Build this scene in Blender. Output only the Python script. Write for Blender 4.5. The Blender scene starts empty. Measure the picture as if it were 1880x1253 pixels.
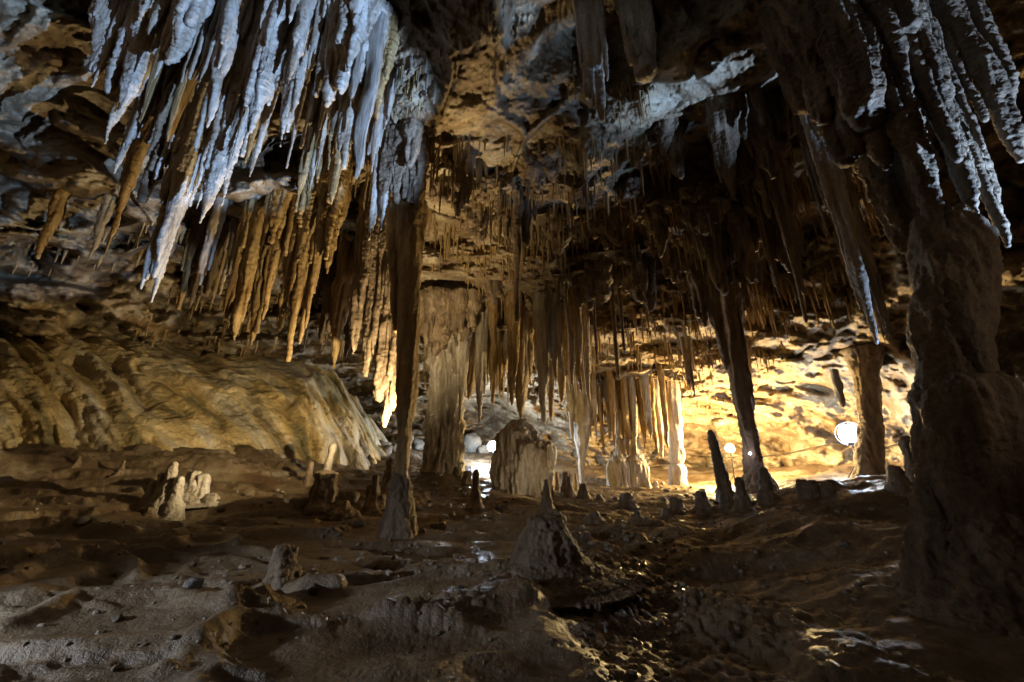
import bpy, math, random
import numpy as np
from mathutils import Vector

random.seed(7)
rng = np.random.default_rng(11)
scn = bpy.context.scene
C = scn.collection

# ---------------------------------------------------------------- camera
F = 731.0
PITCH = math.radians(17.7)
CP, SP = math.cos(PITCH), math.sin(PITCH)
O = np.array([0.0, 0.0, 1.2])
cam = bpy.data.cameras.new('camera')
cam.sensor_width = 36.0
cam.lens = 36.0 * F / 1880.0
cam.clip_start = 0.05
cam.clip_end = 200
co = bpy.data.objects.new('camera', cam)
co.location = O.tolist()
co.rotation_euler = (math.pi / 2 + PITCH, 0, 0)
C.objects.link(co)
scn.camera = co


def ray(px, py):
    u = (px - 940.0) / F
    v = (626.5 - py) / F
    return np.array([u, CP - v * SP, SP + v * CP])


def pt(px, py, Y):
    d = ray(px, py)
    return O + d * (Y / d[1])


def depth(py, Y):
    return Y / (CP - (626.5 - py) / F * SP)


# ---------------------------------------------------------------- noise
_perm = rng.permutation(256)
_perm = np.concatenate([_perm, _perm, _perm])
_gr = rng.normal(size=(256, 3))
_gr /= np.linalg.norm(_gr, axis=1)[:, None]


def perlin(p):
    p = np.asarray(p, dtype=np.float64)
    i = np.floor(p).astype(np.int64)
    f = p - i
    i &= 255
    w = f * f * f * (f * (f * 6 - 15) + 10)
    out = 0
    for dx in (0, 1):
        for dy in (0, 1):
            for dz in (0, 1):
                h = _perm[_perm[_perm[(i[:, 0] + dx) & 255] + ((i[:, 1] + dy) & 255)] + ((i[:, 2] + dz) & 255)]
                g = _gr[h]
                n = g[:, 0] * (f[:, 0] - dx) + g[:, 1] * (f[:, 1] - dy) + g[:, 2] * (f[:, 2] - dz)
                wt = (w[:, 0] if dx else 1 - w[:, 0]) * (w[:, 1] if dy else 1 - w[:, 1]) * (w[:, 2] if dz else 1 - w[:, 2])
                out = out + n * wt
    return out * 1.5


def fbm(p, octs=4, gain=0.5, lac=2.03):
    a, s, tot = 1.0, 0, 0
    p = np.asarray(p, dtype=np.float64)
    for k in range(octs):
        tot = tot + a * perlin(p + 17.3 * k)
        p = p * lac
        a *= gain
    return tot


def ridged(p, octs=3, gain=0.5):
    a, tot = 1.0, 0
    p = np.asarray(p, dtype=np.float64)
    for k in range(octs):
        tot = tot + a * (1 - 2 * np.abs(perlin(p + 31.7 * k)))
        p = p * 2.1
        a *= gain
    return tot


def worley2(x, y, seed=0):
    ix, iy = np.floor(x).astype(np.int64), np.floor(y).astype(np.int64)
    best = np.full(x.shape, 9.0)
    second = np.full(x.shape, 9.0)
    val = np.zeros(x.shape)
    for dx in (-1, 0, 1):
        for dy in (-1, 0, 1):
            cx, cy = ix + dx, iy + dy
            h = _perm[_perm[(cx + seed) & 255] + (cy & 255)]
            h2 = _perm[h + 57]
            d = np.hypot(cx + 0.15 + 0.7 * h / 255.0 - x, cy + 0.15 + 0.7 * h2 / 255.0 - y)
            m = d < best
            second = np.where(m, best, np.minimum(second, d))
            val = np.where(m, h2 / 255.0, val)
            best = np.minimum(best, d)
    return best, second, val


def sstep(a, b, x):
    t = np.clip((x - a) / (b - a), 0, 1)
    return t * t * (3 - 2 * t)


# ---------------------------------------------------------------- materials
def nodes_of(name):
    m = bpy.data.materials.new(name)
    m.use_nodes = True
    nt = m.node_tree
    b = nt.nodes['Principled BSDF']
    return m, nt, b


def N(nt, kind, **kw):
    n = nt.nodes.new(kind)
    for k, v in kw.items():
        if k in n.inputs.keys():
            n.inputs[k].default_value = v
        else:
            setattr(n, k, v)
    return n


def ramp(nt, src, stops):
    r = nt.nodes.new('ShaderNodeValToRGB')
    el = r.color_ramp.elements
    while len(el) < len(stops):
        el.new(0.5)
    for e, (p, c) in zip(el, stops):
        e.position = p
        e.color = (c[0], c[1], c[2], 1) if not isinstance(c, float) else (c, c, c, 1)
    nt.links.new(src, r.inputs[0])
    return r.outputs[0]


def rock_material(name, stops, stain=None, stain_amt=0.6, scale=1.0, stretch=(1, 1, 1), rough=(0.55, 0.9),
                  bump=((6, 0.03), (28, 0.012)), coord='Object', spec=0.4, speck=0.25):
    m, nt, b = nodes_of(name)
    L = nt.links.new
    tc = nt.nodes.new('ShaderNodeTexCoord')
    mp = nt.nodes.new('ShaderNodeMapping')
    mp.inputs['Scale'].default_value = [s * scale for s in stretch]
    L(tc.outputs[coord], mp.inputs[0])
    n1 = N(nt, 'ShaderNodeTexNoise', Scale=1.3, Detail=9.0, Roughness=0.62, Distortion=0.6)
    L(mp.outputs[0], n1.inputs['Vector'])
    col = ramp(nt, n1.outputs['Fac'], stops)
    if stain is not None:
        n2 = N(nt, 'ShaderNodeTexNoise', Scale=0.55, Detail=6.0, Roughness=0.6, Distortion=1.2)
        L(mp.outputs[0], n2.inputs['Vector'])
        f = ramp(nt, n2.outputs['Fac'], [(0.5, 0.0), (0.66, stain_amt)])
        mx = N(nt, 'ShaderNodeMix', data_type='RGBA')
        L(f, mx.inputs[0])
        L(col, mx.inputs[6])
        mx.inputs[7].default_value = (*stain, 1)
        col = mx.outputs[2]
    n3 = N(nt, 'ShaderNodeTexNoise', Scale=14.0, Detail=6.0, Roughness=0.7)
    L(mp.outputs[0], n3.inputs['Vector'])
    sp = ramp(nt, n3.outputs['Fac'], [(0.3, 1 - speck * 1.6), (0.7, 1 + 0.0)])
    mm = N(nt, 'ShaderNodeMix', data_type='RGBA', blend_type='MULTIPLY')
    mm.inputs[0].default_value = 1.0
    L(col, mm.inputs[6])
    L(sp, mm.inputs[7])
    L(mm.outputs[2], b.inputs['Base Color'])
    rr = N(nt, 'ShaderNodeMapRange')
    rr.inputs['From Min'].default_value = 0.3
    rr.inputs['From Max'].default_value = 0.7
    rr.inputs['To Min'].default_value = rough[0]
    rr.inputs['To Max'].default_value = rough[1]
    L(n1.outputs['Fac'], rr.inputs[0])
    L(rr.outputs[0], b.inputs['Roughness'])
    b.inputs['Specular IOR Level'].default_value = spec
    prev = None
    for sc, dist in bump:
        nb = N(nt, 'ShaderNodeTexNoise', Scale=float(sc), Detail=5.0, Roughness=0.6)
        L(tc.outputs['Object'], nb.inputs['Vector'])
        bp = N(nt, 'ShaderNodeBump', Strength=0.9, Distance=float(dist))
        L(nb.outputs['Fac'], bp.inputs['Height'])
        if prev is not None:
            L(prev, bp.inputs['Normal'])
        prev = bp.outputs['Normal']
    L(prev, b.inputs['Normal'])
    return m


M = {}
M['ceiling'] = rock_material('ceiling_rock', [(0.3, (0.10, 0.055, 0.025)), (0.44, (0.25, 0.175, 0.10)), (0.56, (0.38, 0.305, 0.205)), (0.72, (0.52, 0.45, 0.34))],
                             stain=(0.13, 0.08, 0.042), stain_amt=0.8, scale=0.8, stretch=(0.7, 1.2, 1.4), bump=((3, 0.10), (11, 0.035), (40, 0.012)))
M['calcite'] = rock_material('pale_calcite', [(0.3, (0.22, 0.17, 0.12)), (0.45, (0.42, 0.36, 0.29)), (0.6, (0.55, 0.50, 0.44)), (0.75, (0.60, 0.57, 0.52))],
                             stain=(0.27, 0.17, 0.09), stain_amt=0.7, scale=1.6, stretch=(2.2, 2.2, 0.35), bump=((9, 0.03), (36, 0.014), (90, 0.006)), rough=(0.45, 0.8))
M['ochre'] = rock_material('ochre_calcite', [(0.3, (0.14, 0.075, 0.025)), (0.45, (0.33, 0.215, 0.085)), (0.6, (0.47, 0.34, 0.17)), (0.75, (0.55, 0.46, 0.31))],
                           stain=(0.20, 0.085, 0.02), stain_amt=0.6, scale=1.8, stretch=(2.4, 2.4, 0.3), bump=((10, 0.03), (40, 0.012)), rough=(0.4, 0.8))
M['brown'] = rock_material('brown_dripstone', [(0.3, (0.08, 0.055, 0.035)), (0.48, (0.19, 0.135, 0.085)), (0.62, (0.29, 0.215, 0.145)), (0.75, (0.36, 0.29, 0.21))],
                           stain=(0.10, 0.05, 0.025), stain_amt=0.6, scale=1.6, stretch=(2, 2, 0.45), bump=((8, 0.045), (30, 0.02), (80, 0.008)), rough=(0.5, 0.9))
M['mud'] = rock_material('muddy_floor', [(0.3, (0.06, 0.042, 0.027)), (0.44, (0.155, 0.105, 0.062)), (0.58, (0.24, 0.178, 0.112)), (0.75, (0.36, 0.32, 0.26))],
                         stain=(0.10, 0.056, 0.026), stain_amt=0.7, scale=0.9, stretch=(0.8, 1.2, 1.5), bump=((7, 0.035), (26, 0.018), (80, 0.007)), rough=(0.28, 0.7), spec=0.55)
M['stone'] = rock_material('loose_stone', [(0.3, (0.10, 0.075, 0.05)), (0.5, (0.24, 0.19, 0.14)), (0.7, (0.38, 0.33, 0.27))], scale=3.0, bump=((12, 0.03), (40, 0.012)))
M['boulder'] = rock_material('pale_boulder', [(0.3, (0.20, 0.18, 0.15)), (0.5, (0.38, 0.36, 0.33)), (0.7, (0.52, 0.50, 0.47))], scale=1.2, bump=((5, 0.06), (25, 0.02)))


def flow_material():
    m, nt, b = nodes_of('flowstone')
    L = nt.links.new
    tc = nt.nodes.new('ShaderNodeTexCoord')
    mp = nt.nodes.new('ShaderNodeMapping')
    mp.inputs['Scale'].default_value = (9.0, 1.1, 1)
    L(tc.outputs['UV'], mp.inputs[0])
    n1 = N(nt, 'ShaderNodeTexNoise', Scale=1.6, Detail=7.0, Roughness=0.6, Distortion=0.5)
    L(mp.outputs[0], n1.inputs['Vector'])
    col = ramp(nt, n1.outputs['Fac'], [(0.30, (0.085, 0.075, 0.04)), (0.37, (0.24, 0.20, 0.10)), (0.45, (0.54, 0.39, 0.17)), (0.53, (0.68, 0.55, 0.33)), (0.58, (0.62, 0.56, 0.45)),
                                       (0.64, (0.38, 0.31, 0.22)), (0.75, (0.55, 0.50, 0.40))])
    mp3 = nt.nodes.new('ShaderNodeMapping')
    mp3.inputs['Scale'].default_value = (13.0, 1.6, 1)
    L(tc.outputs['UV'], mp3.inputs[0])
    n2 = N(nt, 'ShaderNodeTexNoise', Scale=1.0, Detail=8.0, Roughness=0.65, Distortion=0.5)
    L(mp3.outputs[0], n2.inputs['Vector'])
    f = ramp(nt, n2.outputs['Fac'], [(0.53, 0.0), (0.62, 0.75)])
    mx = N(nt, 'ShaderNodeMix', data_type='RGBA')
    L(f, mx.inputs[0]); L(col, mx.inputs[6])
    mx.inputs[7].default_value = (0.13, 0.105, 0.062, 1)
    n3 = N(nt, 'ShaderNodeTexNoise', Scale=16.0, Detail=6.0, Roughness=0.7)
    L(tc.outputs['Object'], n3.inputs['Vector'])
    sp = ramp(nt, n3.outputs['Fac'], [(0.3, 0.55), (0.7, 1.0)])
    mm = N(nt, 'ShaderNodeMix', data_type='RGBA', blend_type='MULTIPLY')
    mm.inputs[0].default_value = 1.0
    L(mx.outputs[2], mm.inputs[6]); L(sp, mm.inputs[7])
    L(mm.outputs[2], b.inputs['Base Color'])
    b.inputs['Roughness'].default_value = 0.5
    mp2 = nt.nodes.new('ShaderNodeMapping')
    mp2.inputs['Scale'].default_value = (34.0, 62.0, 1)
    L(tc.outputs['UV'], mp2.inputs[0])
    nb = N(nt, 'ShaderNodeTexNoise', Scale=1.0, Detail=4.0, Roughness=0.55, Distortion=0.7)
    L(mp2.outputs[0], nb.inputs['Vector'])
    bp = N(nt, 'ShaderNodeBump', Strength=1.0, Distance=0.035)
    L(nb.outputs['Fac'], bp.inputs['Height'])
    prev = bp.outputs['Normal']
    for sc, d in ((13, 0.04), (45, 0.018)):
        nb = N(nt, 'ShaderNodeTexNoise', Scale=float(sc), Detail=5.0, Roughness=0.6)
        L(tc.outputs['Object'], nb.inputs['Vector'])
        bp = N(nt, 'ShaderNodeBump', Strength=0.9, Distance=d)
        L(nb.outputs['Fac'], bp.inputs['Height'])
        if prev is not None:
            L(prev, bp.inputs['Normal'])
        prev = bp.outputs['Normal']
    L(prev, b.inputs['Normal'])
    return m


M['flow'] = flow_material()


def plain(name, col, rough=0.5, metal=0.0):
    m, nt, b = nodes_of(name)
    n1 = N(nt, 'ShaderNodeTexNoise', Scale=30.0, Detail=3.0)
    c = ramp(nt, n1.outputs['Fac'], [(0.3, tuple(x * 0.7 for x in col)), (0.7, col)])
    nt.links.new(c, b.inputs['Base Color'])
    b.inputs['Roughness'].default_value = rough
    b.inputs['Metallic'].default_value = metal
    return m


def glow(name, col, s):
    m, nt, b = nodes_of(name)
    b.inputs['Base Color'].default_value = (0.8, 0.8, 0.8, 1)
    b.inputs['Emission Color'].default_value = (*col, 1)
    b.inputs['Emission Strength'].default_value = s
    return m


M['black_metal'] = plain('black_metal', (0.03, 0.03, 0.035), 0.4, 0.6)
M['cable'] = plain('cable_rubber', (0.03, 0.025, 0.02), 0.6)


# ---------------------------------------------------------------- object helpers
def tag(o, label=None, cat=None, group=None, kind=None):
    if label: o['label'] = label
    if cat: o['category'] = cat
    if group: o['group'] = group
    if kind: o['kind'] = kind
    return o


def mesh_np(name, V, Q=None, T=None, smooth=True):
    me = bpy.data.meshes.new(name)
    V = np.asarray(V, dtype=np.float32)
    nq = 0 if Q is None else len(Q)
    ntri = 0 if T is None else len(T)
    me.vertices.add(len(V))
    me.vertices.foreach_set('co', V.ravel())
    idx = []
    if nq: idx.append(np.asarray(Q, dtype=np.int32).ravel())
    if ntri: idx.append(np.asarray(T, dtype=np.int32).ravel())
    idx = np.concatenate(idx)
    me.loops.add(len(idx))
    me.loops.foreach_set('vertex_index', idx)
    me.polygons.add(nq + ntri)
    st = np.concatenate([np.arange(nq) * 4, nq * 4 + np.arange(ntri) * 3]).astype(np.int32)
    me.polygons.foreach_set('loop_start', st)
    me.update(calc_edges=True)
    me.validate()
    if smooth:
        me.polygons.foreach_set('use_smooth', np.ones(nq + ntri, dtype=bool))
    return me


def obj(name, me, mat, loc=None, parent=None):
    o = bpy.data.objects.new(name, me)
    if mat is not None and me is not None and not me.materials:
        me.materials.append(mat)
    C.objects.link(o)
    if loc is not None: o.location = [float(a) for a in loc]
    if parent is not None: o.parent = parent
    return o


def empty(name, loc):
    o = bpy.data.objects.new(name, None)
    o.empty_display_size = 0.2
    C.objects.link(o)
    o.location = [float(a) for a in loc]
    return o


def grid_quads(nr, nc, wrap=False):
    r = np.arange(nr - 1)[:, None]
    c = np.arange(nc if wrap else nc - 1)[None, :]
    c2 = (c + 1) % nc
    a = r * nc + c
    b = r * nc + c2
    d = (r + 1) * nc + c
    e = (r + 1) * nc + c2
    return np.stack([a, b, e, d], axis=-1).reshape(-1, 4)


class Rbf:
    def __init__(s, P, v, lam=1e-3):
        s.P = np.asarray(P, float)
        n = len(s.P)
        D = np.linalg.norm(s.P[:, None] - s.P[None], axis=2)
        A = np.zeros((n + 1, n + 1))
        A[:n, :n] = D - lam * np.eye(n)
        A[:n, n] = 1
        A[n, :n] = 1
        s.w = np.linalg.solve(A, np.concatenate([np.asarray(v, float), [0]]))

    def __call__(s, X):
        out = np.full(len(X), s.w[-1])
        for k in range(len(s.P)):
            out += s.w[k] * np.linalg.norm(X - s.P[k], axis=1)
        return out


# ---------------------------------------------------------------- cave ceiling and walls (one shell round the chamber)
CTRL = [
 (0,0,5.0),(250,0,5.4),(500,0,5.5),(660,0,5.3),(740,200,6.2),(745,260,6.5),(760,0,4.9),(940,0,5.2),(1130,0,5.9),(1400,0,4.6),(1640,0,4.8),(1880,0,5.2),
 (0,150,6.3),(250,150,7.0),(500,150,7.1),(650,150,6.6),(770,150,5.9),(870,60,5.2),(940,150,6.3),(1120,110,6.6),(1210,150,6.4),(1450,150,6.2),(1700,150,6.2),(1880,150,6.4),
 (0,290,7.0),(150,300,7.2),(250,300,8.2),(400,300,8.7),(600,300,8.7),(720,290,8.0),(850,290,7.6),(1000,280,7.2),(1090,300,7.6),(1250,300,8.6),(1500,300,8.4),(1880,300,8),
 (0,400,8.1),(200,400,8.3),(400,390,8.9),(600,400,9.0),(850,400,9.4),(1100,400,9.8),(1350,400,9.6),(1880,400,8.6),
 (60,415,8.0),(300,428,8.8),(480,420,9.4),(60,450,10.8),(300,460,12),(480,470,12.6),(60,490,11.3),(300,500,13),(480,510,13.5),(850,480,11.1),(1000,470,11),(1150,470,11.2),(1450,480,11),
 (60,560,10.8),(300,600,14.5),(500,610,16.0),(850,560,13),(1050,560,13.3),(1300,560,13),(1500,560,12),(1700,560,10.5),
 (60,625,13.5),(400,655,18),(600,690,21),(800,630,14.6),(950,620,15.5),(1150,650,16),(1300,650,15.5),(1500,650,14),(1700,650,11.8),
 (650,720,26),(800,690,20),(800,740,26),(960,700,20),(1080,720,19.5),(1150,710,19.0),(1280,730,19.5),(1450,720,17.5),(1600,700,14.5),(1800,720,11.5),
 (700,800,28),(900,780,30),(1060,800,24.5),(1200,790,24.5),(1300,790,23),(1450,790,20),(1600,780,16.5),(1750,800,12.5),(1880,800,11),
 (0,700,15),(300,720,18),(500,760,22),(-100,600,13),(0,850,16),(400,850,20),
 (900,870,31),(1100,870,25.5),(1250,870,25.5),(1450,870,21),(1600,870,18),(1880,870,12),
]
_P, _v = [], []
for px, py, Y in CTRL:
    d = ray(px, py)
    R = np.linalg.norm(d) * Y / d[1]
    _P.append(d / np.linalg.norm(d)); _v.append(math.log(R))
for az, el, R in ((-75,25,12),(-75,0,14),(78,25,12),(75,0,12.5),(80,50,9),(-80,50,9.5),(-120,15,10),(120,15,10),(180,15,9),(180,50,8.5),
                  (-130,60,8.5),(130,60,8.5),(0,80,7.6),(0,90,7.5),(0,65,7.9),(180,75,7.6),(-120,-15,10),(120,-15,10),(180,-15,9),(0,-15,33),(40,-15,25),(-40,-15,25)):
    a, e = math.radians(az), math.radians(el)
    _P.append((math.sin(a) * math.cos(e), math.cos(a) * math.cos(e), math.sin(e))); _v.append(math.log(R))
shell_rbf = Rbf(_P, _v, 0.004)

AZ = np.radians(np.concatenate([np.arange(-180, -70, 2.0), np.arange(-70, 70, 0.15), np.arange(70, 180, 2.0)]))
EL = np.radians(np.concatenate([np.arange(-16, -6, 0.6), np.arange(-6, 66, 0.15), np.arange(66, 90.01, 1.0)]))
ga, ge = np.meshgrid(AZ, EL)
D = np.stack([np.sin(ga) * np.cos(ge), np.cos(ga) * np.cos(ge), np.sin(ge)], -1).reshape(-1, 3)
R0 = np.exp(shell_rbf(D))
Pw = O + D * R0[:, None]
A1 = Pw * np.array([0.30, 0.5, 0.6])
warp = np.stack([perlin(Pw * 0.35 + 5), perlin(Pw * 0.35 + 50), perlin(Pw * 0.35 + 90)], -1)
farw = sstep(11, 18, R0)
disp = 0.75 * fbm(A1 + warp * 0.3, 3)
disp += 0.30 * fbm(Pw * np.array([0.55, 1.0, 1.3]) + warp * 0.4 + 20, 5, 0.62)
disp += 0.13 * ridged(Pw * np.array([0.5, 1.0, 1.5]) + 70, 2) - 0.06
disp += 0.10 * np.abs(fbm(Pw * np.array([1.3, 2.0, 2.6]) + 33, 4, 0.6))
disp += 0.035 * fbm(Pw * np.array([6, 7, 9.0]), 3, 0.65)
c1, c2, cvv = worley2(Pw[:, 0] * 0.8 + 0.35 * perlin(Pw * 0.9), Pw[:, 2] * 1.5 + 0.25 * Pw[:, 0] + 0.35 * perlin(Pw * 0.9 + 9), 13)
disp += farw * (cvv - 0.5) * 0.5 * sstep(0.0, 0.12, c2 - c1)
# rock strata on the left wall
strat = np.abs(((Pw[:, 2] * 1.0 + 0.7 * perlin(Pw * np.array([0.18, 0.3, 0.3])) + 0.22 * fbm(Pw * np.array([0.9, 1.2, 1.6]), 3)) % 1.0) - 0.35)
lm = sstep(-1.5, -4.5, Pw[:, 0]) * sstep(6.0, 8.0, Pw[:, 1])
disp += lm * 1.15 * (sstep(0.1, 0.4, strat) - 0.5)
# angular broken facets of the roof
b1, b2, cv = worley2(Pw[:, 0] * 0.75 + 0.4 * perlin(Pw * 0.8), Pw[:, 1] * 0.75 + 0.4 * perlin(Pw * 0.8 + 9), 3)
roof = sstep(6.2, 7.6, Pw[:, 2])
disp += roof * (cv - 0.5) * 0.75 * sstep(0.02, 0.12, b2 - b1)
Rs = R0 + disp * np.clip(R0 / 9.0, 0.7, 1.6)
Pw = O + D * Rs[:, None]
Rg = Rs.reshape(ga.shape)
nr, nc = ga.shape
shell = obj('cave_ceiling', mesh_np('cave_ceiling', Pw, Q=grid_quads(nr, nc, True)), M['ceiling'])
tag(shell, kind='structure')


def shell_R(dirs):
    d = np.atleast_2d(dirs)
    d = d / np.linalg.norm(d, axis=1)[:, None]
    a = np.arctan2(d[:, 0], d[:, 1])
    e = np.arcsin(np.clip(d[:, 2], -1, 1))
    i = np.clip(np.searchsorted(AZ, a) - 1, 0, nc - 2)
    j = np.clip(np.searchsorted(EL, e) - 1, 0, nr - 2)
    fa = np.clip((a - AZ[i]) / (AZ[i + 1] - AZ[i]), 0, 1)
    fe = np.clip((e - EL[j]) / (EL[j + 1] - EL[j]), 0, 1)
    return (Rg[j, i] * (1 - fa) + Rg[j, i + 1] * fa) * (1 - fe) + (Rg[j + 1, i] * (1 - fa) + Rg[j + 1, i + 1] * fa) * fe


def shell_pt(px, py):
    d = ray(px, py)
    d = d / np.linalg.norm(d)
    return O + d * shell_R(d)[0]


def ceil_z(x, y, z0=2.0):
    z = np.arange(z0, 12.0, 0.04)
    P = np.stack([np.full_like(z, x), np.full_like(z, y), z], -1) - O
    out = np.linalg.norm(P, axis=1) > shell_R(P)
    k = np.argmax(out)
    return z[k] if out[k] else 9.0


# ---------------------------------------------------------------- cave floor
FW = [(0,0,0.02),(-3,0,.1),(3,0,0),(-6,3,.4),(0,2.8,0.03),(-2,3,.08),(2,3,-.05),(0,4.6,.10),(2.2,5,-.10),(1.2,4.0,-.12),(-2,4.6,.1),(-4.5,5,.25),(3.8,3.8,.12),
      (4.6,6,.45),(6,4,.4),(-8,0,.5),(8,0,.4),(0,-8,.2),(-8,-6,.4),(8,-6,.4),(1.6,6.2,-.02),(-10,8,1.6),(10,9,1.2),(0,36,2.2),(-14,14,2.5),(15,20,1.5),(-12,30,3),(12,32,2)]
FP = [(735,985,7.3),(290,945,7.9),(100,950,6.8),(0,830,9),(0,900,7.8),(300,820,10.5),(300,872,9),(300,905,8.5),(560,875,11),(590,932,8.8),(640,862,14),
      (500,832,12.5),(820,880,14),(700,862,16),(760,835,20),(870,852,22),(900,830,27),(960,900,14),(1003,935,10),(1005,1035,5.6),(1100,902,17),(1200,892,20),
      (1290,895,21),(1390,925,11.6),(1300,935,10),(1200,952,9),(1150,1000,6.8),(1500,893,8),(1400,930,8),(1600,882,9),(1700,872,9),(1600,960,6.5),
      (1560,1010,5.3),(1850,900,7.2),(1440,890,16),(1500,862,19)]
fpts = [p for p in FW] + [tuple(pt(*q)) for q in FP]
floor_rbf = Rbf([(p[0], p[1]) for p in fpts], [p[2] for p in fpts], 0.02)
FAZ = np.radians(np.concatenate([np.arange(-180, -68, 2.0), np.arange(-68, 68, 0.14), np.arange(68, 180, 2.0)]))
FLR = np.linspace(math.log(0.5), math.log(45), 690)
fa_, fr_ = np.meshgrid(FAZ, np.exp(FLR))
X, Yf = (np.sin(fa_) * fr_).ravel(), (np.cos(fa_) * fr_).ravel()
XY = np.stack([X, Yf], -1)
Z = floor_rbf(XY)
P3 = np.stack([X, Yf, np.zeros_like(X)], -1)
wz = 0.5 * perlin(P3 * 0.5 + 3)
far = sstep(2.0, 9.0, np.hypot(X, Yf))
Z += (0.05 + 0.10 * far) * fbm(P3 * np.array([0.45, 0.9, 1]) + 7, 3)
Z += 0.055 * ridged(P3 * np.array([0.45, 1.2, 1]) + wz[:, None], 4, 0.5) - 0.03
smo = sstep(1.0, -0.6, X + 0.5 * perlin(P3 * 0.6 + 88)) * sstep(9, 6, Yf)
Z += (0.028 - 0.015 * smo) * fbm(P3 * np.array([2.0, 3.4, 1]) + 31, 4, 0.55)
# terraces
tz = Z * 7 + 0.8 * perlin(P3 * 0.8 + 70)
fr = tz - np.floor(tz)
Z += ((np.floor(tz) + sstep(0.62, 1.0, fr)) - tz) / 7 * (0.6 + 0.3 * smo) * sstep(0.2, -1.5, X)


def ridge(poly, h, w, z0=0.08):
    global Z
    pts = []
    for px, py in poly:
        d = ray(px, py)
        pts.append((O + d * ((z0 - O[2]) / d[2]))[:2])
    near = np.hypot(X - pts[len(pts) // 2][0], Yf - pts[len(pts) // 2][1]) < 9
    q = XY[near] + 0.10 * np.stack([perlin(P3[near] * 2.2 + 11), perlin(P3[near] * 2.2 + 23)], -1)
    best = np.full(len(q), 9.0)
    for a, b in zip(pts[:-1], pts[1:]):
        ab = b - a
        t = np.clip(((q - a) @ ab) / (ab @ ab), 0, 1)
        best = np.minimum(best, np.linalg.norm(q - (a + t[:, None] * ab), axis=1))
    Z[near] += 0.85 * h * np.exp(-(best / w) ** 2)


ridge([(-100,1250),(200,1205),(430,1185),(620,1160),(790,1128),(960,1105)], 0.10, 0.22)
ridge([(960,1105),(1010,1165),(1090,1240),(1200,1300)], 0.10, 0.20)
ridge([(890,1095),(925,1075),(920,1055),(950,1045)], 0.05, 0.10)
ridge([(960,1105),(1060,1060)], 0.05, 0.25)
ridge([(-40,1125),(60,1075),(130,1052),(195,1048),(235,1062),(235,1085)], 0.11, 0.09)
ridge([(312,1034),(340,1019),(400,1020),(450,1036),(510,1050)], 0.10, 0.08)
ridge([(230,1085),(330,1075),(360,1045),(450,1055),(560,1066),(660,1070)], 0.045, 0.08)
ridge([(150,1010),(300,1005),(420,990)], 0.10, 0.20)
ridge([(0,985),(120,975),(330,985)], 0.09, 0.15, 0.3)
ridge([(1180,1115),(1100,1110),(1050,1130)], 0.05, 0.12)
ridge([(1300,1075),(1400,1130),(1560,1180)], 0.10, 0.3)
ridge([(0,1180),(140,1120),(300,1110),(420,1130),(520,1110)], 0.09, 0.12)
ridge([(420,1130),(560,1085),(700,1075),(820,1050)], 0.07, 0.10)
ridge([(300,1240),(420,1150),(540,1140)], 0.07, 0.10)
# cobbles in the dry channel, pebbly crust elsewhere
cob = np.exp(-(((X - 1.25) / 0.95) ** 2 + ((Yf - 4.6) / 1.7) ** 2))
cob = np.maximum(cob, 0.3 * np.exp(-(((X + 2.6) / 1.3) ** 2 + ((Yf - 3.9) / 0.8) ** 2)))
cob = np.maximum(cob, 0.7 * np.exp(-(((X + 0.9) / 0.9) ** 2 + ((Yf - 3.7) / 0.35) ** 2)))
cob = sstep(0.15, 0.6, cob + 0.5 * perlin(P3 * 1.3))
w1, w2, wv = worley2(X * 10 + 0.3 * perlin(P3 * 6), Yf * 10, 9)
Z += cob * (0.055 * (0.3 + 0.7 * wv) * np.sqrt(np.clip(1 - (w1 / 0.62) ** 2, 0, 1)))
w1, w2, wv = worley2(X * 4.2, Yf * 4.2, 19)
Z += (1 - 0.75 * smo) * sstep(0.0, 0.35, perlin(P3 * 0.7 + 41) + 0.1 * far) * 0.06 * (wv ** 2) * np.sqrt(np.clip(1 - (w1 / 0.5) ** 2, 0, 1))
w1, w2, wv = worley2(X * 24, Yf * 24, 29)
Z += (1 - cob) * (1 - 0.6 * smo) * 0.014 * sstep(-0.1, 0.3, perlin(P3 * 0.9 + 51)) * np.sqrt(np.clip(1 - (w1 / 0.6) ** 2, 0, 1))
Z += (0.011 - 0.006 * smo) * fbm(P3 * 9, 3)
Zg = Z.reshape(fa_.shape)
fnr, fnc = fa_.shape
floor = obj('cave_floor', mesh_np('cave_floor', np.stack([X, Yf, Z], -1), Q=grid_quads(fnr, fnc, True)[:, ::-1],), M['mud'])
tag(floor, kind='structure')


def floor_z(x, y):
    a = np.arctan2(x, y); r = math.log(max(math.hypot(x, y), 0.51))
    i = int(np.clip(np.searchsorted(FAZ, a) - 1, 0, fnc - 2)); j = int(np.clip(np.searchsorted(FLR, r) - 1, 0, fnr - 2))
    f = (a - FAZ[i]) / (FAZ[i + 1] - FAZ[i]); g = (r - FLR[j]) / (FLR[j + 1] - FLR[j])
    return (Zg[j, i] * (1 - f) + Zg[j, i + 1] * f) * (1 - g) + (Zg[j + 1, i] * (1 - f) + Zg[j + 1, i + 1] * f) * g


def floor_hit(px, py, ymin=1.5):
    d = ray(px, py)
    Y = ymin
    while Y < 34:
        p = O + d * (Y / d[1])
        if p[2] < floor_z(p[0], p[1]): return p
        Y += 0.03
    return O + d * (16 / d[1])


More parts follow.
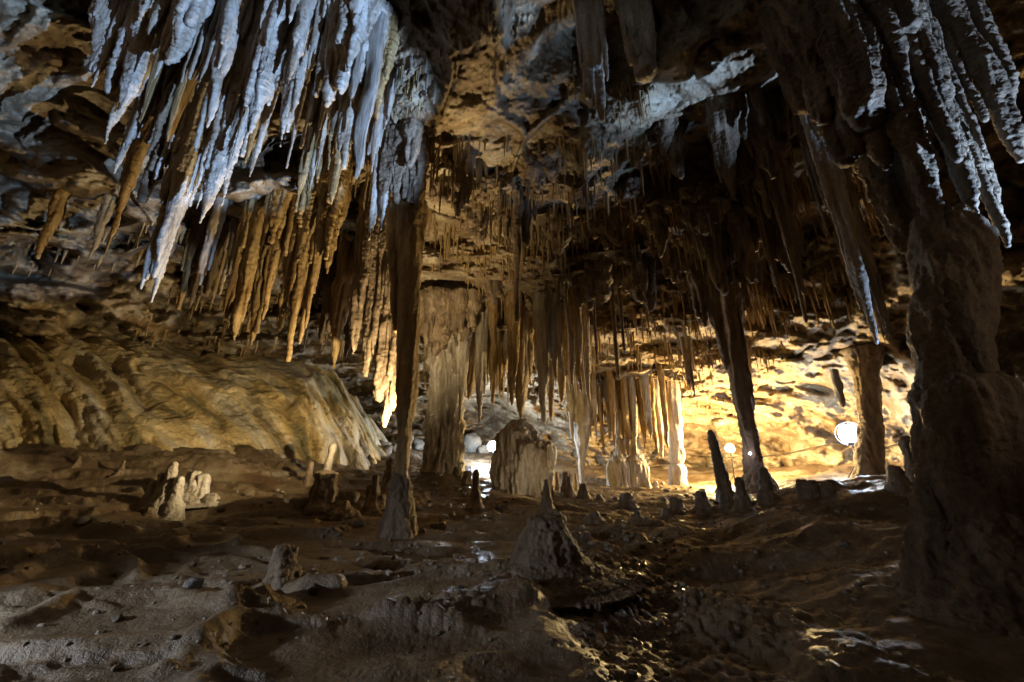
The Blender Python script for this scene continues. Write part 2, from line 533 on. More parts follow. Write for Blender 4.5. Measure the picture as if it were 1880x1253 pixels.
# ---------------------------------------------------------------- flowstone slope
FE = [((-160,598,11.5),(-160,850,8.2)),((0,604,12.4),(0,840,8.9)),((120,612,13.3),(120,834,9.4)),((250,630,14.6),(270,826,10.3)),((420,655,16.6),(430,818,12.0)),
      ((560,672,18.2),(560,838,13.2)),((625,705,19.5),(630,862,14.6)),((680,775,20.5),(690,880,16)),((735,845,21.5),(745,888,18))]
ns, nt_ = 560, 300
ss = np.linspace(0, 1, ns); tt = np.linspace(-0.12, 1.12, nt_)
kx = np.linspace(0, 1, len(FE))
top = np.stack([np.interp(ss, kx, [pt(*e[0])[c] for e in FE]) for c in range(3)], -1)
bot = np.stack([np.interp(ss, kx, [pt(*e[1])[c] for e in FE]) for c in range(3)], -1)
S, T = np.meshgrid(ss, tt)
Pf = top[None] * (1 - T[..., None]) + bot[None] * T[..., None]
nrm = np.array([0.35, -0.75, 0.55]); nrm /= np.linalg.norm(nrm)
bul = np.sin(np.pi * np.clip(T, 0, 1)) * 0.55 * (1 - S ** 3)
q = S - 0.16 * T
q3 = np.stack([q.ravel() * 13, T.ravel() * 1.7, np.zeros(q.size)], -1)
q3[:, 0] += 0.5 * perlin(np.stack([S.ravel() * 6, T.ravel() * 4, np.full(q.size, 3.0)], -1))
lob = 1 - np.abs(perlin(q3)) * 1.7
lob2 = 1 - np.abs(perlin(q3 * np.array([2.4, 2.0, 1]) + 40)) * 1.7
w1, w2, wv = worley2(q.ravel() * 26, T.ravel() * 5.0 + 0.6 * perlin(q3), 5)
lob = 0.45 * np.clip(lob, 0, 1) + 0.55 * np.sqrt(np.clip(1 - (1 - np.clip(lob, 0, 1)) ** 2, 0, 1)); lob2 = np.sqrt(np.clip(1 - (1 - np.clip(lob2, 0, 1)) ** 2, 0, 1))
dis = 0.52 * lob + 0.24 * lob2 + 0.22 * np.sqrt(np.clip(1 - (w1 / 0.85) ** 2, 0, 1))
dis += 0.06 * fbm(Pf.reshape(-1, 3) * 2.2, 4, 0.6) + 0.02 * fbm(np.stack([q.ravel() * 60, T.ravel() * 30, np.zeros(q.size)], -1), 2)
Pf = Pf.reshape(-1, 3) + nrm * (bul.ravel() + (dis - 0.75) * (1 - 0.6 * S.ravel() ** 4))[:, None]
fm = mesh_np('flowstone_slope', Pf, Q=grid_quads(nt_, ns)[:, ::-1])
uv = fm.uv_layers.new(name='UVMap')
li = np.empty(len(fm.loops), dtype=np.int32); fm.loops.foreach_get('vertex_index', li)
uvv = np.stack([q.ravel() , T.ravel()], -1)[li]
uv.data.foreach_set('uv', uvv.astype(np.float32).ravel())
fo = obj('flowstone_slope', fm, M['flow'])
tag(fo, 'yellow and olive flowstone bank spilling down along the left wall of the cave', 'flowstone')


# ---------------------------------------------------------------- dripstone makers
def lathe(axis, rad, seg=18):
    """axis (n,3), rad (n,) -> closed tapered tube"""
    axis = np.asarray(axis, float); rad = np.asarray(rad, float)
    n = len(axis)
    th = np.linspace(0, 2 * np.pi, seg, endpoint=False)
    V = np.zeros((n, seg, 3))
    V[:, :, 0] = axis[:, None, 0] + rad[:, None] * np.cos(th)
    V[:, :, 1] = axis[:, None, 1] + rad[:, None] * np.sin(th)
    V[:, :, 2] = axis[:, None, 2]
    V = V.reshape(-1, 3)
    Q = grid_quads(n, seg, True)
    V = np.concatenate([V, axis[:1], axis[-1:]])
    a, b = len(V) - 2, len(V) - 1
    k = np.arange(seg); k2 = (k + 1) % seg
    T1 = np.stack([np.full(seg, a), k2, k], -1)
    T2 = np.stack([np.full(seg, b), (n - 1) * seg + k, (n - 1) * seg + k2], -1)
    return V, Q, np.concatenate([T1, T2])


def merge(parts):
    Vs, Qs, Ts, o = [], [], [], 0
    for V, Q, T in parts:
        Vs.append(V); Qs.append(Q + o); Ts.append(T + o); o += len(V)
    return np.concatenate(Vs), np.concatenate(Qs), np.concatenate(Ts)


def fuse(name, parts, voxel, rel, flute=0.03, crust=0.012, seed=0, smooth_it=2, ffreq=7.0, bands=0.0):
    """union of closed tubes -> one skin, then fluting and crust along the normals; local to point rel"""
    V, Q, T = merge(parts)
    V = V - rel
    me = mesh_np('tmp', V, Q, T)
    t = bpy.data.objects.new('tmp', me)
    C.objects.link(t)
    m = t.modifiers.new('r', 'REMESH'); m.mode = 'VOXEL'; m.voxel_size = voxel
    s = t.modifiers.new('s', 'SMOOTH'); s.factor = 0.5; s.iterations = smooth_it
    dg = bpy.context.evaluated_depsgraph_get()
    out = bpy.data.meshes.new_from_object(t.evaluated_get(dg))
    bpy.data.objects.remove(t); bpy.data.meshes.remove(me)
    out.name = name
    n = len(out.vertices)
    P = np.empty(n * 3, dtype=np.float32); out.vertices.foreach_get('co', P); P = P.reshape(-1, 3).astype(float)
    Nn = np.empty(n * 3, dtype=np.float32); out.vertex_normals.foreach_get('vector', Nn); Nn = Nn.reshape(-1, 3)
    so = seed * 13.7
    side = np.sqrt(np.clip(1 - Nn[:, 2] ** 2, 0, 1))
    d = flute * ridged(P * np.array([ffreq, ffreq, ffreq * 0.09]) + so, 2, 0.5) * side
    d += flute * 0.8 * fbm(P * np.array([2.2, 2.2, 1.4]) + so, 2)
    d += crust * fbm(P * np.array([15, 15, 12]) + so, 3, 0.6)
    if bands:
        d += bands * np.sin(P[:, 2] * 9 + 2.5 * perlin(P * 1.5 + so)) * (0.5 + perlin(P * 1.1 + so))
    P = P + Nn * d[:, None]
    out.vertices.foreach_set('co', P.astype(np.float32).ravel())
    out.update()
    out.polygons.foreach_set('use_smooth', np.ones(len(out.polygons), dtype=bool))
    out.materials.clear()
    return out


def cone_down(x, y, ztop, ztip, R, p=0.75, blunt=0.0, bulge=0.0, n=26, seg=16, sd=0):
    t = np.linspace(0, 1, n) ** 0.85
    z = ztop + (ztip - ztop) * t
    r = R * np.maximum(((1 - t) ** p) * (1 - blunt) + blunt, 0.0)
    r *= 1 + bulge * np.exp(-((t - 0.4) / 0.2) ** 2)
    r *= 1 + 0.22 * perlin(np.stack([t * 5, np.full(n, sd * 3.1), np.full(n, 0.5)], -1))
    r = np.maximum(r, R * 0.05)
    r[-1] *= 0.45
    L = abs(ztop - ztip)
    wob = 0.10 * R * np.stack([perlin(np.stack([t * 3, np.full(n, sd + .3), np.zeros(n)], -1)), perlin(np.stack([t * 3, np.full(n, sd + 7.3), np.zeros(n)], -1))], -1) * 4
    ax = np.stack([x + wob[:, 0], y + wob[:, 1], z], -1)
    return lathe(ax, r, seg)


GR = {}
n_big = [0]


def stalactite(cones, Y, mat, label, group=None, sat=3, crust=0.014, flute=0.03, p=0.75, blunt=0.0, topz=None, cat='stalactite', name='stalactite', bulge=0.0):
    """cones: (tip px, tip py, width px) at forward distance Y; hangs from the roof"""
    n_big[0] += 1
    sd = n_big[0]
    parts = []
    R_ = random.Random(sd)
    first = None
    zc = 6
    main = len(cones)
    if main > 1 and Y < 7:
        fill = []
        for (xa, ya, wa), (xb, yb, wb) in zip(cones[:-1], cones[1:]):
            for f_ in (0.25, 0.5, 0.75):
                fill.append((xa + (xb - xa) * f_, ya + (yb - ya) * f_ - R_.uniform(0, 12), (wa + (wb - wa) * f_) * 0.55))
        cones = list(cones) + fill
    for i, (tx, ty, w) in enumerate(cones):
        tip = pt(tx, ty, Y + R_.uniform(-0.1, 0.1) * (0 < i < main))
        zc = depth(ty, Y)
        R = 0.5 * w * zc / F
        zt = ceil_z(tip[0], tip[1], tip[2] + 0.15) + 0.25 if topz is None else tip[2] + topz
        if first is None:
            first = np.array([tip[0], tip[1], zt])
        parts.append(cone_down(tip[0], tip[1], zt, tip[2], R * 1.0, p, blunt, bulge, sd=sd + i * 0.37))
        L = zt - tip[2]
        for k in range(sat if i < main else 0):
            a = R_.uniform(0, 6.28)
            rr = R * R_.uniform(0.20, 0.46)
            dd = R * R_.uniform(0.55, 1.15)
            zz = tip[2] + L * R_.uniform(0.05, 0.55)
            parts.append(cone_down(tip[0] + dd * math.cos(a), tip[1] + dd * math.sin(a), zt, zz, rr * 1.2, p, 0.05, 0, seg=12, sd=sd + k * 1.7))
    vox = max(0.014, zc * 0.0026)
    wmin = min(c[2] for c in cones) * zc / F
    vox = min(vox, max(0.008, wmin * 0.16))
    me = fuse(name, parts, vox, first, flute=min(flute, wmin * 0.16), crust=min(crust, wmin * 0.08), seed=sd)
    o = obj(name, me, M[mat], first)
    tag(o, label, cat, group)
    return o


B = 'blue lit stalactites of the upper left cluster'
UL = [  # tip x, tip y, w, extra cones, Y, sat, mat, label
 ([(166,122,48),(161,182,13)],5.3,4,'calcite','ragged pale blue stalactite at the far left end of the lit cluster'),
 ([(192,266,26),(215,215,52),(235,190,46)],5.4,4,'calcite','broad torn blue curtain stalactite ending in one thin point, left part of the cluster'),
 ([(278,148,22)],5.0,1,'calcite','slim blue spike hanging just right of the torn blue curtain'),
 ([(310,118,44)],4.9,2,'calcite','smooth blue shield stalactite with a toothed lower edge near the top border'),
 ([(254,36,26)],4.9,1,'calcite','short blue blade cut by the top border above the slim blue spike'),
 ([(273,66,20)],4.9,1,'calcite','narrow blue spike just right of the short blade at the top border'),
 ([(326,172,12)],5.2,0,'calcite','leftmost of three small blue fingers below the top border'),
 ([(341,166,11)],5.2,0,'calcite','middle one of three small blue fingers below the top border'),
 ([(352,175,12)],5.2,0,'calcite','right one of three small blue fingers below the top border'),
 ([(350,294,17),(372,235,30),(395,160,38)],5.3,4,'calcite','long crusted blue stalactite with a round rod below its end'),
 ([(368,418,34),(382,345,50)],5.6,2,'calcite','largest smooth blue cone with a sharp white tip in the upper left cluster'),
 ([(412,330,20)],5.6,2,'calcite','rough blue stalactite fused to the right flank of the largest smooth cone'),
 ([(443,290,28),(458,250,36),(478,185,44)],5.3,4,'calcite','swollen blue stalactite with a crusted bulb above a plain cone'),
 ([(458,332,20)],5.8,0,'calcite','blunt grey rod hanging right of the swollen blue stalactite'),
 ([(444,332,14)],6.3,1,'ochre','stubby ochre stalactite tucked behind the blunt grey rod'),
 ([(421,240,18)],5.5,1,'calcite','short hollow ended stalactite with a dark broken tip'),
 ([(510,272,26),(520,245,42),(540,190,30)],5.4,4,'calcite','knobbly blue stalactite with a forked crusted foot'),
 ([(533,152,22),(545,90,30)],5.1,2,'calcite','bright blue spear hanging above the knobbly forked stalactite'),
 ([(563,134,15)],5.2,1,'calcite','thin blue spear between the bright spear and the great shield'),
 ([(600,196,42),(630,176,50),(662,150,44)],5.3,3,'calcite','great slanting pale shield stalactite, broadest of the blue cluster'),
 ([(646,190,15)],5.5,1,'calcite','small pale spike below the right corner of the great shield'),
 ([(666,246,22),(672,190,28)],5.5,2,'calcite','ribbed pale stalactite right of the great shield'),
 ([(690,226,26)],5.6,2,'ochre','ochre edged stalactite with a cut off foot at the right end of the blue row'),
 ([(530,296,10)],5.9,0,'calcite','thin white tipped straw at the left end of the blue rod row'),
 ([(548,300,13)],5.9,0,'calcite','round blue rod second in the rod row'),
 ([(560,302,13)],5.9,0,'calcite','round blue rod third in the rod row, slightly lower'),
 ([(584,285,15),(579,278,12)],5.9,1,'calcite','double blue rod at the right end of the rod row'),
 ([(564,362,17)],6.0,0,'calcite','long blue rod reaching below the rod row'),
 ([(628,322,22),(620,280,30)],5.9,3,'calcite','crusted blue stalactite right of the long blue rod'),
 ([(654,302,14)],5.9,1,'calcite','thin blue icicle beside the crusted stalactite'),
 ([(680,326,17)],6.1,1,'calcite','blue spike hanging just left of the smooth brown drape'),
 ([(608,380,24)],6.6,2,'ochre','ochre stalactite with a white tip below the blue rods'),
 ([(521,332,9)],6.1,0,'calcite','single small icicle over the dark recess'),
 ([(708,372,44),(735,376,52),(764,384,26)],6.9,1,'brown','smooth rounded brown drape like a hanging shell'),
 ([(674,455,16),(682,425,24)],6.9,1,'calcite','pale blue finger under the left foot of the brown drape'),
 ([(694,456,14)],6.9,1,'calcite','shorter pale blue finger beside the one under the brown drape'),
 ([(250,560,22),(277,556,26),(290,480,60),(320,400,44)],6.2,4,'calcite','huge crusted stalactite with two feet, lowest of the blue cluster'),
 ([(190,474,15),(205,420,18)],7.0,2,'ochre','thin ochre stalactite with a grey tip left of the two footed one'),
 ([(232,282,26)],5.8,3,'calcite','small torn blue drape under the broad curtain'),
 ([(205,330,20)],6.0,2,'calcite','pale fin hanging below the small torn drape'),
 ([(262,380,34),(290,330,40)],6.1,4,'brown','dark brown crusted stalactite above the two footed one'),
 ([(345,290,40),(330,330,26)],6.4,4,'brown','dark unlit stalactite behind the round rod'),
 ([(598,504,28),(585,470,44),(565,430,40)],8.2,4,'ochre','rough hanging mass with a blue lit foot in the left middle'),
 ([(497,452,26)],8.6,2,'ochre','ochre wing shaped stalactite on the lip of the left ledge'),
 ([(66,482,18)],7.9,1,'ochre','lone ochre stalactite on the left wall ledge'),
 ([(160,488,14)],8.0,1,'ochre','bent ochre stalactite right of the lone one on the left wall ledge'),
]
for cones, Y, sat, mat, lab in UL:
    if len(cones) == 1 and mat == 'calcite' and cones[0][2] >= 15:
        tx, ty, w_ = cones[0]
        cones = [cones[0], (tx + 0.8 * w_ + 3, ty - 30 - w_, w_ * 0.9), (tx + 1.6 * w_ + 6, ty - 70 - 2 * w_, w_ * 0.8)]
    cones = [(a_, b_, c_ * (1.35 if c_ > 18 else 1.1)) for a_, b_, c_ in cones]
    stalactite(cones, Y, mat, lab, B if mat == 'calcite' else None, sat=int(sat * 1.6 + 0.5), crust=0.02, flute=0.045, p=0.8)

# ochre fringe under the left ledge (distance 9 to 11 m)
LF = [(325,562,22),(346,564,16),(359,560,14),(376,562,24),(386,566,13),(427,626,20),(412,505,12),(458,642,30),(480,628,15),(496,562,14),(520,552,16),(527,664,24),
      (545,592,14),(576,556,16),(610,682,30),(632,652,13),(646,664,18),(300,520,14),(400,590,16),(445,562,18),(560,640,12),(590,620,18)]
LFL = {5:'ochre stalactite with a white lower half in the left ledge fringe',7:'widest ragged ochre curtain in the left ledge fringe',11:'long streaked ochre spike reaching the flowstone in the left fringe',
       14:'long pale fluted stalactite over the upper end of the flowstone'}
for i, (x, y, w) in enumerate(LF):
    q_ = random.Random(i * 5 + 1)
    w2_ = w * q_.uniform(0.75, 1.6)
    if i not in LFL: y += q_.uniform(-48, 22)
    cs = [(x, y, w2_)] + ([(x - q_.uniform(10, 26), y - q_.uniform(20, 70), w * q_.uniform(0.6, 1.2))] if i % 2 else [])
    stalactite(cs, (10.0 if x < 590 else 11.8) + 1.2 * math.sin(i * 2.1), ('ochre' if i in LFL else ('ochre', 'brown', 'calcite', 'brown')[i % 4]), LFL.get(i, 'narrow ragged stalactite in the fringe above the flowstone bank'), 'ochre fringe above the flowstone', sat=5, p=q_.uniform(0.45, 0.95), flute=0.05)

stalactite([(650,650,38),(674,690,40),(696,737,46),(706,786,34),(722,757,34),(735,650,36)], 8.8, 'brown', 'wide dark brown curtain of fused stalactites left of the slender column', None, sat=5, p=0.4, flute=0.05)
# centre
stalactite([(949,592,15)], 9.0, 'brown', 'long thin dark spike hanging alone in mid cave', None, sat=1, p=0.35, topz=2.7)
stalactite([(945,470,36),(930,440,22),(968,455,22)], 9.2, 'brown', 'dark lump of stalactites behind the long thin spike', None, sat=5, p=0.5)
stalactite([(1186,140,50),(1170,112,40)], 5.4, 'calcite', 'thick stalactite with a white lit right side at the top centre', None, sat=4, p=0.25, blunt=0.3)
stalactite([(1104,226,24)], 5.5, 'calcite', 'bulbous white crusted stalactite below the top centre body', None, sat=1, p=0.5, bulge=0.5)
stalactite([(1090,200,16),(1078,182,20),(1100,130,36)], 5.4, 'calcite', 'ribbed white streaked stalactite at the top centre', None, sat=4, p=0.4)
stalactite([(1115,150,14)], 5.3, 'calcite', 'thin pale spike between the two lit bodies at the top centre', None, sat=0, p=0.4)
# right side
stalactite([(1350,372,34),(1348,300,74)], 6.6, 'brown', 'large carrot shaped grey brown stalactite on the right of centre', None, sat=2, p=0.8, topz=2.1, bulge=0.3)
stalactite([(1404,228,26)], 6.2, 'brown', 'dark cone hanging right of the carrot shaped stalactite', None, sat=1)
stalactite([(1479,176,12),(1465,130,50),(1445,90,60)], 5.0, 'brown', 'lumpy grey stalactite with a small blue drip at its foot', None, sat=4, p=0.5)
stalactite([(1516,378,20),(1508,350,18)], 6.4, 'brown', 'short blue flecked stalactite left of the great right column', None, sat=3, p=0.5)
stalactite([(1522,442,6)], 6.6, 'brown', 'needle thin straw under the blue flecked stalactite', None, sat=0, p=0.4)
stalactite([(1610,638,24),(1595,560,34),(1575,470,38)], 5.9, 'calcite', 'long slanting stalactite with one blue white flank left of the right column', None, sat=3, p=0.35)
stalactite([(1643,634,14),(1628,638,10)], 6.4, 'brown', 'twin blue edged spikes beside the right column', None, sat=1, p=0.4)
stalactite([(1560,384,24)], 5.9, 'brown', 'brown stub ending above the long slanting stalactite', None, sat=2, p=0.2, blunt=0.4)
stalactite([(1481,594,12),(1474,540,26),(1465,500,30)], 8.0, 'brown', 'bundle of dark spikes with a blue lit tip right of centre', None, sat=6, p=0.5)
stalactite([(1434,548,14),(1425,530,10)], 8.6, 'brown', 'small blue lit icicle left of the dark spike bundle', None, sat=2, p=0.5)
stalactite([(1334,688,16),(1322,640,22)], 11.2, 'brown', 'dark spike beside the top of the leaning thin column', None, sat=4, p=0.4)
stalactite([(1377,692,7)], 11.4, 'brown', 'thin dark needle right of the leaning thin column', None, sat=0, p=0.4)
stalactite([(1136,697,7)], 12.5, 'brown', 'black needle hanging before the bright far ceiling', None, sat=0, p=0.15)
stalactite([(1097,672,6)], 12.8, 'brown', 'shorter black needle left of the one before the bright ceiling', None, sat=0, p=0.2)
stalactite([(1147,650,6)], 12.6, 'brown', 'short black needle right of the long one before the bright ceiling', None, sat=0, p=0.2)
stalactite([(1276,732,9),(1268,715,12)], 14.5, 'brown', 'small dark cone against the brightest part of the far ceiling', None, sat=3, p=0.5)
stalactite([(1547,750,12)], 12.2, 'calcite', 'pale club shaped stalactite just above the right lamp', None, sat=0, p=0.3, topz=1.2, bulge=0.4)
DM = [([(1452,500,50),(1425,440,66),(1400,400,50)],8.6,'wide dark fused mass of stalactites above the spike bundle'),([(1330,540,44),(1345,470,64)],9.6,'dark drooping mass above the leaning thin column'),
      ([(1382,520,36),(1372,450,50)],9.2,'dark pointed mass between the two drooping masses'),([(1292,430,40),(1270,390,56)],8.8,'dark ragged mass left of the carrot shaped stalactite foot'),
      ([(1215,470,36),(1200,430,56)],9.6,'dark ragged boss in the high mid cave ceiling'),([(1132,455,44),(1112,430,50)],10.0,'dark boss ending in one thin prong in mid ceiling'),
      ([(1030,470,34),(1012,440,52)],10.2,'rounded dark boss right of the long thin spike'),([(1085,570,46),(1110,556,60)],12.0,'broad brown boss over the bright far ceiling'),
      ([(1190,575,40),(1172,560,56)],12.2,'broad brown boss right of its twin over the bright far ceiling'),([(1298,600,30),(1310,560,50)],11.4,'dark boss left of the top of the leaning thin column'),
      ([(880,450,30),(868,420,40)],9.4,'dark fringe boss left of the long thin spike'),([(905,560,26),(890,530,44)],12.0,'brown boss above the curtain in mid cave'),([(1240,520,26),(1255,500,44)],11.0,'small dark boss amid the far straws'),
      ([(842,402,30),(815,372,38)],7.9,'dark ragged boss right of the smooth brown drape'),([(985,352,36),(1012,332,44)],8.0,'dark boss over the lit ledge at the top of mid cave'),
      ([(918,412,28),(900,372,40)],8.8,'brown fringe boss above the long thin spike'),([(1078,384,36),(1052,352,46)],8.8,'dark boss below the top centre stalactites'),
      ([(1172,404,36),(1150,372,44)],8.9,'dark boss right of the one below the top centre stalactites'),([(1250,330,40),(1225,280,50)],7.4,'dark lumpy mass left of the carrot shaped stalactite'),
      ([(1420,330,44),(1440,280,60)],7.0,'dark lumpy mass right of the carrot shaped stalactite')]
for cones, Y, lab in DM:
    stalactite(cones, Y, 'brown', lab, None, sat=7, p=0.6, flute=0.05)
stalactite([(806,655,60),(846,640,54),(786,640,44)], 12.6, 'brown', 'added dark rock boss covering the shaded top of the stout pale column', None, sat=9, p=0.75, flute=0.06)  # added boss, stands in for the shade over the column top
# the curtain over the domed lump in mid cave
CC = [(878,782,18),(922,722,22),(958,772,34),(998,782,30),(1012,776,22),(1032,742,22),(1052,712,14),(905,655,14),(892,692,16),(930,664,16),(946,694,20),(970,704,24),(986,684,18),
      (1042,694,16),(1066,724,20),(1082,742,16),(905,745,16),(938,745,20),(1022,700,20),(860,735,24),(848,700,18),(845,770,20)]
CCL = {0:'long brown stalactite left of the domed lump in mid cave',2:'thick grey stalactite reaching down to the domed lump',3:'broad brown striped curtain right of the domed lump',6:'bright white slim stalactite at the right end of the mid cave curtain',
       19:'orange translucent looking drape between pale column and domed lump'}
for i, (x, y, w) in enumerate(CC):
    stalactite([(x, y, w)], 13.6 + 0.9 * math.sin(i * 1.7), 'ochre' if i % 3 else 'calcite', CCL.get(i, 'fluted brown stalactite in the curtain above the domed lump'), 'curtain above the domed lump', sat=3, p=0.45)
# far fringe, lit by the warm lamp
FFR = [(1052,812,16),(1085,808,8),(1096,818,9),(1108,829,10),(1120,812,9),(1130,822,12),(1142,838,16),(1156,842,16),(1170,838,16),(1184,826,12),(1196,812,12),(1206,835,16),(1218,846,14),(1228,830,12),
       (1075,790,9),(1145,815,10),(1190,790,10),(1160,812,11)]
FFL = {11:'glowing cream drape between the twin domes and the far banded column',12:'lowest glowing cream spike left of the far banded column'}
for i, (x, y, w) in enumerate(FFR):
    stalactite([(x, y, w)], 18.6 + 0.5 * math.sin(i * 2.3), 'ochre' if i % 2 else 'calcite', FFL.get(i, 'golden stalactite of the far fringe over the twin domes'), 'golden far fringe', sat=3, p=0.5)


# ---------------------------------------------------------------- columns
def profile(Y, rows, extra=0.0):
    ax, rd = [], []
    for py, px, w in rows:
        p = pt(px, py, Y)
        ax.append(p); rd.append(0.5 * w * depth(py, Y) / F)
    ax = np.array(ax); rd = np.array(rd)
    t = np.arange(len(ax)); tf = np.linspace(0, len(ax) - 1, len(ax) * 7)
    axf = np.stack([np.interp(tf, t, ax[:, c]) for c in range(3)], -1); rf = np.interp(tf, t, rd)
    k = np.ones(5) / 5
    rp = np.convolve(np.pad(rf, 2, mode='edge'), k, 'valid')
    return axf, rp


def prof_mesh(Y, rows, seg=22):
    a, r = profile(Y, rows)
    return lathe(a, r, seg)


def column(Y, parts, label, cat='column', name='column', group=None):
    """parts: list of (part name, material, list of row lists, flute, crust)"""
    p0 = pt(parts[-1][2][0][-1][1], parts[-1][2][0][-1][0], Y)
    root = empty(name, p0)
    tag(root, label, cat, group)
    for i, (pn, mat, rls, fl, cr, *fq) in enumerate(parts):
        n_big[0] += 1
        zc = depth(rls[0][0][0], Y)
        me = fuse(pn, [prof_mesh(Y + (0.0 if j == 0 else 0.05 * j), r) if isinstance(r[0][0], (int, float)) else r for j, r in enumerate(rls)], max(0.016, zc * (0.0019 if fq else 0.003)), p0, flute=fl, crust=cr, seed=n_big[0], ffreq=fq[0] if fq else 6, bands=0.012)
        obj(pn, me, M[mat], None, root)
    return root


column(7.3, [('shaft', 'ochre', [[(330,754,56),(390,751,46),(440,750,40),(500,751,35),(600,750,34),(680,748,38),(740,745,32),(800,741,22),(850,737,20),(880,736,22)],
                                 [(380,728,34),(460,726,24),(540,726,14),(610,726,4)],[(380,772,24),(430,770,16),(520,766,6)]], 0.028, 0.014),
             ('stalagmite_foot', 'brown', [[(868,736,24),(880,736,30),(893,735,42),(904,734,36),(920,733,44),(950,732,54),(990,731,68),(1010,731,80)]], 0.03, 0.02)],
       'slender brown column narrowing to a dark knobbed stalagmite foot, left of centre')
column(14.0, [('shaft', 'calcite', [[(520,832,110),(590,829,80),(650,823,56),(690,819,44),(740,818,44),(800,817,47),(850,815,52),(872,814,58),(885,813,66)]], 0.17, 0.02, 7.0),
              ('base_mound', 'mud', [[(866,814,70),(876,813,100),(890,812,150),(910,812,190)]], 0.03, 0.02)],
       'stout pale ribbed column standing behind the slender one')
column(19.0, [('shaft', 'calcite', [[(690,1065,60),(745,1066,46),(770,1067,40),(800,1068,28),(830,1068,15),(842,1068,10),(860,1068,11),(880,1069,9),(897,1070,14)]], 0.04, 0.01)],
       'pale icicle shaped column thinning to a stick before the yellow back wall')
column(19.2, [('shaft', 'calcite', [[(690,1228,34),(740,1234,26),(780,1238,28),(815,1241,18),(828,1243,24),(842,1243,25),(854,1243,18)],[(700,1215,20),(790,1216,16),(800,1216,8)]], 0.04, 0.01),
              ('banded_foot', 'calcite', [[(852,1243,20),(860,1243,30),(880,1244,30),(893,1245,34),(900,1245,40)]], 0.03, 0.012)],
       'glowing cream banded column beside the brightest ceiling')
column(11.6, [('shaft', 'brown', [[(520,1332,40),(570,1337,24),(640,1347,26),(700,1360,30),(760,1368,27),(810,1376,22),(850,1383,26),(870,1387,34)],[(540,1345,30),(600,1352,16),(660,1362,8)]], 0.05, 0.02),
              ('flared_foot', 'brown', [[(850,1384,24),(875,1388,40),(900,1394,62),(925,1400,90),(945,1402,104)]], 0.05, 0.02)],
       'dark leaning thin column with a flared foot in front of the warm glow')

# the great right column and the hanging mass over it
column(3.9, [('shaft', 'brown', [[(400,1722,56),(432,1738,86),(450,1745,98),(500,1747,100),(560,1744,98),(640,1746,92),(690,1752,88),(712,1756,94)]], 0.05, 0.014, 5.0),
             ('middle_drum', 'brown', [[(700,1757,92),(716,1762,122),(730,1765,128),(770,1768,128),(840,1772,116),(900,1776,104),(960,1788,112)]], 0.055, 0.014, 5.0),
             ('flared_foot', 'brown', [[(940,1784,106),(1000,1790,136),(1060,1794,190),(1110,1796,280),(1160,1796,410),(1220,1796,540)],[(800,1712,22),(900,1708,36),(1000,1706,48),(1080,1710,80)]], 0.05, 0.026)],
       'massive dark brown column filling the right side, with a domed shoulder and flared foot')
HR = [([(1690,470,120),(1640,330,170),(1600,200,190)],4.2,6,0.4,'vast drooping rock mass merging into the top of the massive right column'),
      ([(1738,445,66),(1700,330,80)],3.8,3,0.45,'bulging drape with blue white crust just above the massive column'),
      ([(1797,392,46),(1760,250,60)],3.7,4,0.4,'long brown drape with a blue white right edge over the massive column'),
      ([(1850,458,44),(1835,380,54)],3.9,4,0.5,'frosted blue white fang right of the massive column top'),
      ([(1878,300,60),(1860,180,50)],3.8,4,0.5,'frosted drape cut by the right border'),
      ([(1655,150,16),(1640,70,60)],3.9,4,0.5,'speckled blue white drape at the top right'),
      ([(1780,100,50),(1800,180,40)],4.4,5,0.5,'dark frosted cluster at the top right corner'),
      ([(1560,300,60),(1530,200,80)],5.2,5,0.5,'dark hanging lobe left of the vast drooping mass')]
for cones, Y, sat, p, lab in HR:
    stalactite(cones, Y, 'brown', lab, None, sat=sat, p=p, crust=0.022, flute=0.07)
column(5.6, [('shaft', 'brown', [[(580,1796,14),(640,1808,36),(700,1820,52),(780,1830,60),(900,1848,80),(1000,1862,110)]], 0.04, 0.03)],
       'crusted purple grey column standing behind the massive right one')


# ---------------------------------------------------------------- stalagmites
def cone_up(x, y, z0, h, r0, r1, p=1.0, lx=0, ly=0, sd=0, n=22, seg=16):
    t = np.linspace(0, 1, n)
    r = r1 + (r0 - r1) * (1 - t) ** (1 + p)
    r *= 1 + 0.25 * perlin(np.stack([t * 6, np.full(n, sd * 1.9), np.full(n, .5)], -1))
    r[-1] *= 0.5
    ax = np.stack([x + lx * t, y + ly * t, z0 + h * t], -1)
    return lathe(ax[::-1], r[::-1], seg)


